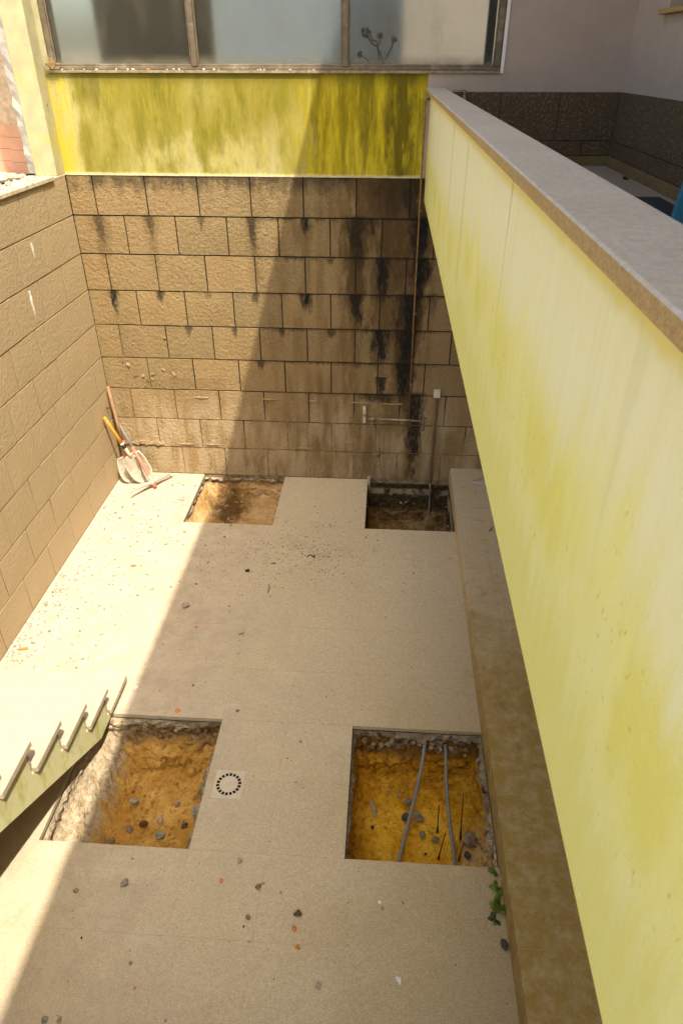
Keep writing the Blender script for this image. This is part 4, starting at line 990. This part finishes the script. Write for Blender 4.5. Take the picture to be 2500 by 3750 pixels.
rp = random.Random(31)
def crumbs(name, n, fn, mat, smin, smax, label_kind=True):
    bm = bmesh.new()
    for k in range(n):
        x, y, z, sc = fn(rp); s_ = rp.uniform(smin, smax)**1.0*sc
        a = rp.uniform(0, 6.28); ca, sa = math.cos(a), math.sin(a); w_, d_, h_ = s_*rp.uniform(.7,1.5), s_*rp.uniform(.5,1), s_*rp.uniform(.35,.8)
        P = [(-.5,-.4,0),(.5,-.5,0),(.4,.5,0),(-.45,.45,0),(-.25,-.2,1),(.25,-.25,.85),(.15,.3,1)]
        vs_ = [bm.verts.new((x+(p[0]*w_+rp.uniform(-.1,.1)*w_)*ca-(p[1]*d_)*sa, y+(p[0]*w_)*sa+(p[1]*d_+rp.uniform(-.1,.1)*d_)*ca, z+p[2]*h_*rp.uniform(.8,1.2)-.0006)) for p in P]
        for q in ((4,5,6),(0,1,5,4),(1,2,6,5),(2,3,6),(3,0,4),(3,4,6)):
            try: bm.faces.new([vs_[i] for i in q])
            except ValueError: pass
    bmesh.ops.recalc_face_normals(bm, faces=bm.faces)
    return stuff(obj(name, bm, mat))
def notpit(x, y): return not any(p[0]-.012 < x < p[1]+.012 and p[2]-.012 < y < p[3]+.012 for p in PITS.values()) and 0.008 < x < 3.0 and not (x < .9 and y < -2.55)
def f_left(r):
    while True:
        y = -r.uniform(.02, 2.6); x = abs(r.gauss(0, .42))+.01
        if r.random() < .38:
            c = r.choice([(.10,-1.72,.07),(.09,-2.32,.07),(.53,-.93,.09),(.86,-2.45,.07),(.45,-.06,.08),(.68,-.5,.05),(.2,-1.95,.1)]); x = abs(r.gauss(c[0], c[2])); y = r.gauss(c[1], c[2]*1.2)
            if y > -.01: continue
        if y < -1.9: x *= .55
        if notpit(x, y): return x, y, 0, 1
def f_line(r):
    while True:
        x = r.gauss(1.15, .33); y = r.gauss(-1.45, .38)
        if notpit(x, y) and y < -.02: return x, y, 0, 1
def f_all(r):
    while True:
        x = r.uniform(.05, 3.0); y = -r.uniform(.02, 4.7)
        if notpit(x, y): return x, y, 0, 1
def f_soil(r):
    while True:
        x = r.gauss(1.72, .34); y = r.gauss(-1.12, .24)
        if notpit(x, y) and y < -.05: return x, y, 0, 1
LBL = 'crumbs'
o = crumbs('mortar_crumbs', 750, f_left, M_CHIP, .004, .016); o['label'] = 'pale mortar crumbs strewn over the sunlit floor'; 
o = crumbs('mortar_crumbs', 240, f_line, M_GREY, .004, .011); o['label'] = 'grey mortar crumbs strewn along the shadow line'
o = crumbs('grit', 420, f_all, M_BROWNST, .003, .008); o['label'] = 'fine brown grit over the paved floor'
o = crumbs('soil_crumbs', 420, f_soil, M_DARKCRUMB, .003, .0105); o['label'] = 'dark soil crumbs between the two far pits'
def f_pit(key, z):
    p = PITS[key]
    return lambda r: (r.uniform(p[0]+.09, p[1]-.06), r.uniform(p[2]+.06, p[3]-.12), z, 1)
o = crumbs('pit_grit', 90, f_pit('FR', -.352), M_SOIL_FR, .006, .02); o['label'] = 'clay clods on the orange pit floor'
o = crumbs('pit_grit', 240, f_pit('FL', -.329), M_SOIL_FL, .006, .024); o['label'] = 'clay clods on the brown pit floor'
o = crumbs('pit_grit', 130, f_pit('BL', -.222), M_SOIL_BL, .006, .02); o['label'] = 'pale clods on the far left pit floor'
o = crumbs('pit_grit', 110, f_pit('BR', -.43), M_BROWNST, .008, .028); o['label'] = 'damp clods on the dark pit floor'

# single pieces one can point at
items = [
 ('brick_shard','largest flat orange brick shard beside the left wall above the stairs',.098,-2.325,.085,.045,.018,M_BRICK,.3),
 ('brick_shard','upright orange brick shard near the left wall, below the shovels',.150,-.945,.016,.05,.014,M_BRICK,.1),
 ('brick_shard','orange brick shard at the sunlit edge of the shadow, below the far left pit',.820,-.948,.042,.042,.02,M_BRICK,.7),
 ('brick_shard','orange and grey brick lump in the sun beside a yellow chip',.540,-1.412,.05,.04,.022,M_BRICK,.2),
 ('brick_shard','small orange brick shard beside the pickaxe head',.195,-.305,.03,.022,.012,M_BRICK,0),
 ('brick_shard','small red brick shard in the shade, below the grey lump at the shadow line',1.178,-2.048,.030,.026,.012,M_BRICK,.4),
 ('brick_shard','orange brick shard behind the brown pit, near its back edge',1.240,-2.765,.042,.045,.018,M_BRICK,.8),
 ('brick_shard','orange brick shard on the near floor, leftmost of the near orange ones',1.707,-3.745,.020,.030,.014,M_BRICK,.2),
 ('brick_shard','orange brick shard just below the dark square stone',2.075,-3.937,.024,.034,.014,M_BRICK,.3),
 ('brick_shard','orange brick shard nearest the camera, second below the dark square stone',2.098,-4.012,.028,.030,.014,M_BRICK,.6),
 ('brick_shard','tiny orange brick chip up and left of the dark square stone',1.993,-3.782,.014,.020,.01,M_BRICK,.1),
 ('brick_shard','dark red sliver of brick in the shade beside the black lump',1.594,-1.312,.052,.012,.010,M_RUST,.35),
 ('brick_shard','tiny orange crumb right of the near drain',1.93,-3.05,.014,.014,.008,M_BRICK,.2),
 ('brick_shard','small orange chip touching a grey stone on the near floor',1.905,-3.745,.018,.016,.01,M_BRICK,.2),
 ('brick_shard','tiny red brick chip near the bottom left of the floor',1.44,-4.21,.014,.016,.01,M_BRICK,.2),
 ('brick_shard','small orange brick crumb beside the left wall, nearest the stairs',.105,-2.425,.016,.016,.01,M_BRICK,.2),
 ('yellow_chip','small yellow plaster chip on the sunlit floor',.609,-1.366,.030,.026,.016,M_YELCHIP,.1),
 ('yellow_chip','flat yellow sliver on the shaded floor near the raised step',2.81,-1.875,.026,.012,.005,M_YELCHIP,.1),
 ('stone','largest grey mortar lump lying on the shadow line',1.056,-1.853,.066,.072,.045,M_GREY,.5),
 ('stone','grey stone at the shadow edge up from the large lump',1.066,-1.598,.034,.028,.02,M_BLUEGREY,.5),
 ('stone','dark square stone on the near floor',2.081,-3.880,.046,.050,.032,M_DARKST,.6),
 ('stone','grey wedge stone in front of the brown pit',1.259,-3.787,.052,.040,.026,M_BLUEGREY,.9),
 ('stone','small grey pebble close to the near sunlit edge',1.046,-3.836,.028,.028,.018,M_BLUEGREY,.9),
 ('stone','grey pebble between the brown pit and the orange pit, near the front',1.774,-3.645,.028,.036,.02,M_GREY,.3),
 ('stone','tan stone with an orange chip at its side on the near floor',1.888,-3.765,.044,.032,.02,M_BROWNST,.3),
 ('stone','bluish pebble left of the dark square stone',1.858,-3.904,.034,.034,.022,M_BLUEGREY,.3),
 ('stone','small black clot below the bluish pebble',1.849,-3.942,.012,.018,.01,M_DARKST,.3),
 ('stone','small black dot of stone on the near floor at left',1.146,-4.032,.014,.014,.008,M_DARKST,.3),
 ('stone','pale flat pebble low in the middle of the near floor',2.202,-4.155,.036,.036,.018,M_GREY,.3),
 ('stone','white chalky pebble low on the near floor toward the step',2.535,-4.115,.030,.038,.024,M_PAPER,.3),
 ('stone','dark grey stone at the bottom left corner of the floor',1.116,-4.345,.034,.036,.02,M_BLUEGREY,.3),
 ('stone','grey stone right beside the one in the bottom left corner',1.175,-4.342,.028,.030,.02,M_GREY,.3),
 ('stone','dark pebble near the bottom left with a bluish tint',1.393,-4.118,.022,.022,.012,M_BLUEGREY,.3),
 ('stone','pale pebble on the floor behind the weeds, left one of two',2.452,-3.797,.020,.020,.008,M_PAPER,.3),
 ('stone','grey white pebble on the floor behind the weeds, right one of two',2.464,-3.826,.022,.022,.014,M_GREY,.3),
 ('stone','black wedge of stone lying against the raised step',2.995,-3.945,.040,.062,.03,M_DARKST,.5),
 ('stone','brown pebble in the middle of the shaded floor',2.578,-1.575,.014,.014,.008,M_BROWNST,.3),
 ('stone','small grey pebble at the front edge of the far left pit',1.172,-.828,.032,.028,.02,M_GREY,.3),
 ('stone','tan L shaped chip on the shaded floor above the brown pit',1.593,-2.74,.028,.026,.012,M_BROWNST,.3),
 ('stone','black lump standing in for a dark hole in the floor between the far pits',1.414,-1.411,.050,.046,.010,M_BLACK,.3),  # dark lump modelled where the paving has a hole
 ('stone','grey pebble touching the black lump',1.443,-1.432,.024,.020,.016,M_GREY,.3),
 ('stone','small black clot right of the twisted twig',2.012,-1.197,.022,.014,.008,M_DARKST,.3),
 ('stone','pale stone in the sun beside the first stair tread',.935,-2.60,.036,.022,.012,M_PAPER,.3),
 ('stone','grey stone between the two far pits near the shadow line',1.155,-.99,.026,.016,.010,M_DARKST,.3),
 ('stone','grey chip on the shaded floor right of the orange shard by the brown pit',1.28,-2.56,.022,.02,.012,M_DARKST,.3),
 ('stone','dark crooked crumb in the middle of the shaded floor',1.495,-2.09,.05,.020,.012,M_BROWNST,.6),
 ('stone','grey pebble at the shaded floor right of the shadow line lump',1.36,-1.82,.026,.022,.016,M_GREY,.6),
 ('stone','grey stone by the raised step near the far right pit',2.95,-1.165,.022,.018,.010,M_BLUEGREY,.6),
 ('stone','grey bluish pebble halfway between drain and orange pit',1.99,-2.94,.026,.026,.014,M_GREY,.6),
 ('stone','whitish lump of mortar in the sun below the shovels',.528,-.955,.062,.045,.024,M_PALE,.6),
 ('stone','darker grey flake above the whitish mortar lump',.522,-.882,.05,.03,.012,M_GREY,.2),
 ('stone','bluish mortar lump against the left wall among rubble',.085,-1.735,.062,.048,.032,M_GREY,.2),
 ('stone','second grey lump of the rubble against the left wall',.130,-1.705,.050,.040,.028,M_PALE,.2),
 ('stone','flat pale stone near the far wall right of the pickaxe',.425,-.030,.046,.03,.018,M_PALE,.2),
 ('stone','grey stone below the flat pale stone, right of the pickaxe',.52,-.21,.028,.024,.014,M_GREY,.2)]
for (nm, lb, x, y, sx, sy, sz, m, rz) in items:
    place(nm, lb, {'brick_shard':'brick shard','yellow_chip':'chip','stone':'stone'}[nm], hull(rr, sx, sy, sz, 16), m, (x, y, .0005), None, rz)
tag(tubeo('twig', [(1.600,-1.57,.005),(1.612,-1.61,.010),(1.608,-1.66,.005)], [.005,.006,.005], M_BLUEGREY, None, 6), 'curled grey twig on the shaded floor below the black lump', 'twig')
tag(tubeo('twig', bez([(1.845,-1.215,.004),(1.87,-1.195,.012),(1.89,-1.21,.006),(1.905,-1.195,.012),(1.90,-1.225,.004)], 16), .004, M_DARKCRUMB, None, 6), 'twisted dark twig right of the soil crumbs between the far pits', 'twig')
tag(tubeo('nail', [(3.255,-.985,.150),(3.285,-.945,.162)], .004, M_RUST, None, 6), 'rusty nail lying on the raised step', 'nail')
for (x, y, a, lb) in ((2.222,-.215,.02,'torn white paper scrap left of the dark far pit'),(2.245,-.085,.3,'crumpled white scrap beside the pipe stub')):
    bm = bmesh.new(); V = [[bm.verts.new((-.022+.011*i+rr.uniform(-.002,.002), -.010+.007*j, .002+rr.uniform(0,.006))) for i in range(5)] for j in range(4)]
    for j in range(3):
        for i in range(4): bm.faces.new((V[j][i], V[j][i+1], V[j+1][i+1], V[j+1][i]))
    bmesh.ops.solidify(bm, geom=bm.faces[:], thickness=.001)
    tag(obj('paper_scrap', bm, M_PAPER, None, (x, y, .001), (0,0,a)), lb, 'paper')
# chips that nothing tells apart
chipm = [hull(random.Random(100+i), .034, .025, .018, 10) for i in range(8)]
chipm = [mesh_of(b, 'mortar_chip') for b in chipm]
for i, me in enumerate(chipm): me.materials.append([M_PALE, M_CHIP][i % 2])
rc = random.Random(77); pts_used = []
k = 0
while k < 150:
    y = -rc.uniform(.05, 2.35); x = abs(rc.gauss(.0, .40))+.03
    if rc.random() < .25: x = rc.uniform(.03,.16); y = -rc.uniform(1.5, 2.45)
    if not notpit(x, y) or x > .98: continue
    if (x < .5 and y > -.5 and x > .02) and rc.random() < .8: continue
    o = obj('mortar_chip', chipm[rc.randrange(8)], None, None, (x, y, .0003), (0,0,rc.uniform(0,6)))
    s_ = rc.uniform(.35, 1.2); o.scale = (s_, s_, s_)
    tag(o, 'small pale mortar chip lying on the sunlit floor beside the left wall', 'mortar chip', 'mortar chips on the sunlit floor'); k += 1
k = 0
while k < 38:
    x = rc.uniform(1.05, 2.95); y = -rc.uniform(.85, 4.6)
    if not notpit(x, y): continue
    o = obj('pebble', chipm[rc.randrange(8)], None, None, (x, y, .0003), (0,0,rc.uniform(0,6)))
    s_ = rc.uniform(.25, .6); o.scale = (s_, s_, s_*.9)
    tag(o, 'tiny pebble scattered on the shaded floor paving', 'pebble', 'pebbles on the shaded floor'); k += 1

# rubble heaped on the left coping and its yard
k = 0; rb = random.Random(12)
big = [(-.30,-.62,.15),(-.22,-.78,.16),(-.36,-.40,.12),(-.17,-.60,.075),(-.15,-.48,.07),(-.12,-.92,.10),(-.25,-.52,.10),(-.20,-.42,.06),(-.10,-.68,.04),(-.14,-.38,.05)]
for i, (x, y, s_) in enumerate(big):
    sup = 2.5355 if x > -.25 else 2.439
    bm = rock(rb, s_*1.2, s_*.9, s_*.75, 2, .4)
    o = obj('rubble_lump', bm, [M_PLASTER, M_GREY, M_PALE][i % 3], None, (x, y, sup), (0,0,rb.uniform(0,6)))
    tag(o, 'lump of grey plaster rubble heaped on the left wall coping', 'rubble', 'rubble on the left coping')
for (x, y, lb) in ((-.055,-.275,'orange brick crumb on the left coping next to the yellow pier'),(-.055,-.86,'red brick crumb on the left coping, nearer the camera')):
    tag(obj('brick_shard', hull(rb, .036, .028, .014, 12), M_BRICK, None, (x, y, 2.5358)), lb, 'brick shard')
def f_cop(r):
    return r.uniform(-.25, .004), -r.uniform(.24, 1.25), 2.5362, 1
o = crumbs('plaster_crumbs', 260, f_cop, M_PLASTER, .006, .028); o['label'] = 'plaster crumbs on the left coping'
# crumbs and straw on the window sill
def f_sill(r): return r.uniform(.1, 1.9), r.uniform(.002, .013), 3.1664, 1
o = crumbs('sill_crumbs', 26, f_sill, M_PALE, .006, .018); o['label'] = 'plaster crumbs along the window sill'
for (x, s_, m, lb) in ((.72,.028,M_BRICK,'orange crumb on the window sill under the left pane'),(.62,.034,M_PAPER,'white crumb on the window sill left of the orange one'),(.90,.045,M_PALE,'flat pale flake on the window sill beside the first mullion'),(1.10,.026,M_PAPER,'white crumb on the window sill right of the first mullion')):
    tag(obj('plaster_crumb', hull(rb, s_, .014, .014, 11), m, None, (x, .006, 3.1662)), lb, 'crumb')
bm = bmesh.new(); rn = random.Random(8)
for k in range(70):
    p = Vector((.058+rn.gauss(0,.018), -.006+rn.uniform(-.012,.008), 3.172+abs(rn.gauss(0,.022)))); d = Vector((rn.gauss(0,1), rn.gauss(0,.25), rn.gauss(0,.8))).normalized()*rn.uniform(.015,.04)
    p.z = max(p.z, 3.169+abs(d.z))
    tube(bm, [p-d, p+Vector((rn.gauss(0,.004), 0, rn.gauss(0,.004))), p+d], .0011, 3)
tag(obj('straw_tuft', bm, M_STRAW), 'tuft of dry straw in the lower left corner of the window', 'straw')
# rusty scar and crack flakes on the pier
for (x, z, s_) in ((.008,2.96,.035),(.012,2.93,.02),(.004,3.0,.014),(.012,2.86,.012)):
    obj('plaster_flake', hull(rb, s_, s_*.7, .006, 10), M_BROWNST, LEFT, (-.006+x*.2, -.055-x, z), (0, math.pi/2, rb.uniform(0,3)))

# ---- terrace things
BP = empty('blue_panel', (3.70,-2.25,2.611)); tag(BP, 'blue board leaning against the terrace wall at the right edge', 'board')
bm = bmesh.new(); box(bm, -.13, .15, -.015, .015, 0.002, .60, .003); o = obj('board', bm, M_BLUE, BP, rot=(0,.10,0))
MA = tag(boxo('door_mat', 3.45, 3.815, -1.885, -1.375, 2.6113, 2.6195, M_MAT, None, .003), 'dark rubber door mat on the terrace floor', 'mat')
bm = bmesh.new(); rl2 = random.Random(2)
V = [[bm.verts.new((-.02+.01*i, -.012+.008*j, .006+.012*math.sin(i*1.1+j)+rl2.uniform(0,.004))) for i in range(5)] for j in range(4)]
for j in range(3):
    for i in range(4): bm.faces.new((V[j][i], V[j][i+1], V[j+1][i+1], V[j+1][i]))
bmesh.ops.solidify(bm, geom=bm.faces[:], thickness=.001)
tag(obj('dry_leaf', bm, M_LEAFDRY, None, (3.828,-.695,2.612)), 'curled brown dry leaf on the terrace floor', 'leaf')
TAP = empty('garden_tap', (2.86,-.03,3.03)); tag(TAP, 'small dark tap on the wall behind the far end of the coping', 'tap'); TAP.location = (2.86,0,3.02)
bm = bmesh.new(); tube(bm, [(0,-.012,0),(0,-.05,0),(.0,-.065,-.02)], [.014,.012,.009], 10); tube(bm, [(0,-.045,.0),(0,-.045,.03)], .007, 8); obj('tap_body', bm, M_BRASS, TAP, smooth=True)
bm = bmesh.new(); tube(bm, [(.012,-.045,.034),(-.03,-.045,.040),(-.08,-.045,.038)], .004, 8); obj('tap_lever', bm, M_PIPEGREY, TAP, smooth=True)

# ---- white sack on the raised step
bm = bmesh.new(); N1, N2 = 14, 10; V = []; rsx = random.Random(5)
for i in range(N1+1):
    t = i/N1; row = []
    for j in range(N2+1):
        s_ = -1+2*j/N2; hw = .015+.11*t**.8
        x = .30*t; y = hw*s_-.02*t; z = .003+.055*(1-s_*s_)**.6*min(1, t*2.2)*(1+.25*mnoise.noise(Vector((x*14, y*14, 1))))+.012*max(0, s_-.6)
        row.append(bm.verts.new((x, y, z)))
    V.append(row)
for i in range(N1):
    for j in range(N2): bm.faces.new((V[i][j], V[i][j+1], V[i+1][j+1], V[i+1][j]))
bmesh.ops.solidify(bm, geom=bm.faces[:], thickness=.002); bmesh.ops.recalc_face_normals(bm, faces=bm.faces)
SK = empty('white_sack', (3.200,-.23,.147)); tag(SK, 'folded white woven sack lying on the raised step under the terrace', 'sack')
obj('sack_body', bm, M_SACK, SK, smooth=True)
tubeo('sack_hem', bez([(.0,.012,.005),(.004,-.014,.006),(.10,-.058,.008),(.20,-.098,.010),(.30,-.13,.010)], 24), .005, M_SACK, SK, 6)

# ---- weeds growing in the joint by the step
def weed(label, loc, n, ln, seed, mats):
    r = random.Random(seed); e = tag(empty('weed', loc), label, 'plant')
    st_ = bmesh.new()
    for k in range(n):
        a = r.uniform(.6*math.pi, 1.75*math.pi); el = r.uniform(.25, 1.1); L = ln*r.uniform(.6, 1.1)
        d = Vector((math.cos(a)*math.cos(el), math.sin(a)*math.cos(el), math.sin(el))); side = d.cross(Vector((0,0,1))).normalized()
        bm = bmesh.new(); NN = 7; wd = L*.30
        mid = []; lf = []; rg = []
        for i in range(NN+1):
            t = i/NN; c = d*(L*(.25+.75*t))-Vector((0,0,1))*(L*.25*t*t); env = math.sin(math.pi*min(1, t*.92+.06))**.8
            ser = 1.0 if i % 2 == 0 else .55
            o_ = wd*env*ser*(0 if i == NN else 1)
            mid.append(bm.verts.new(c)); lf.append(bm.verts.new(c+side*o_+Vector((0,0,.1*o_))+d*(.12*o_))); rg.append(bm.verts.new(c-side*o_+Vector((0,0,.1*o_))+d*(.12*o_)))
        for i in range(NN):
            bm.faces.new((mid[i], mid[i+1], lf[i+1], lf[i])); bm.faces.new((mid[i+1], mid[i], rg[i], rg[i+1]))
        obj('leaf', bm, r.choice(mats), e)
        tube(st_, [(0,0,-.004), d*(L*.14), d*(L*.27)], .0016, 4)
    obj('stem', st_, M_STEM, e)
    return e
weed('largest leafy green weed in the joint beside the raised step', (3.003,-3.775,.001), 28, .066, 1, [M_LEAF])
weed('middle green weed in the joint, above the largest one', (3.003,-3.695,.001), 14, .05, 2, [M_LEAF])
weed('small weed at the corner of the orange pit', (3.004,-3.625,.001), 9, .045, 3, [M_LEAF])
weed('dark withered weed clump on the floor below the green weeds', (2.972,-3.838,.001), 20, .036, 4, [M_LEAFD, M_DARKCRUMB])

# ==================================================================== to metres
for o in list(bpy.data.objects):
    if o.parent is None and o.type in ('MESH', 'EMPTY'):
        o.location = Vector(o.location)*K; o.scale = Vector(o.scale)*K
bpy.context.view_layer.update()
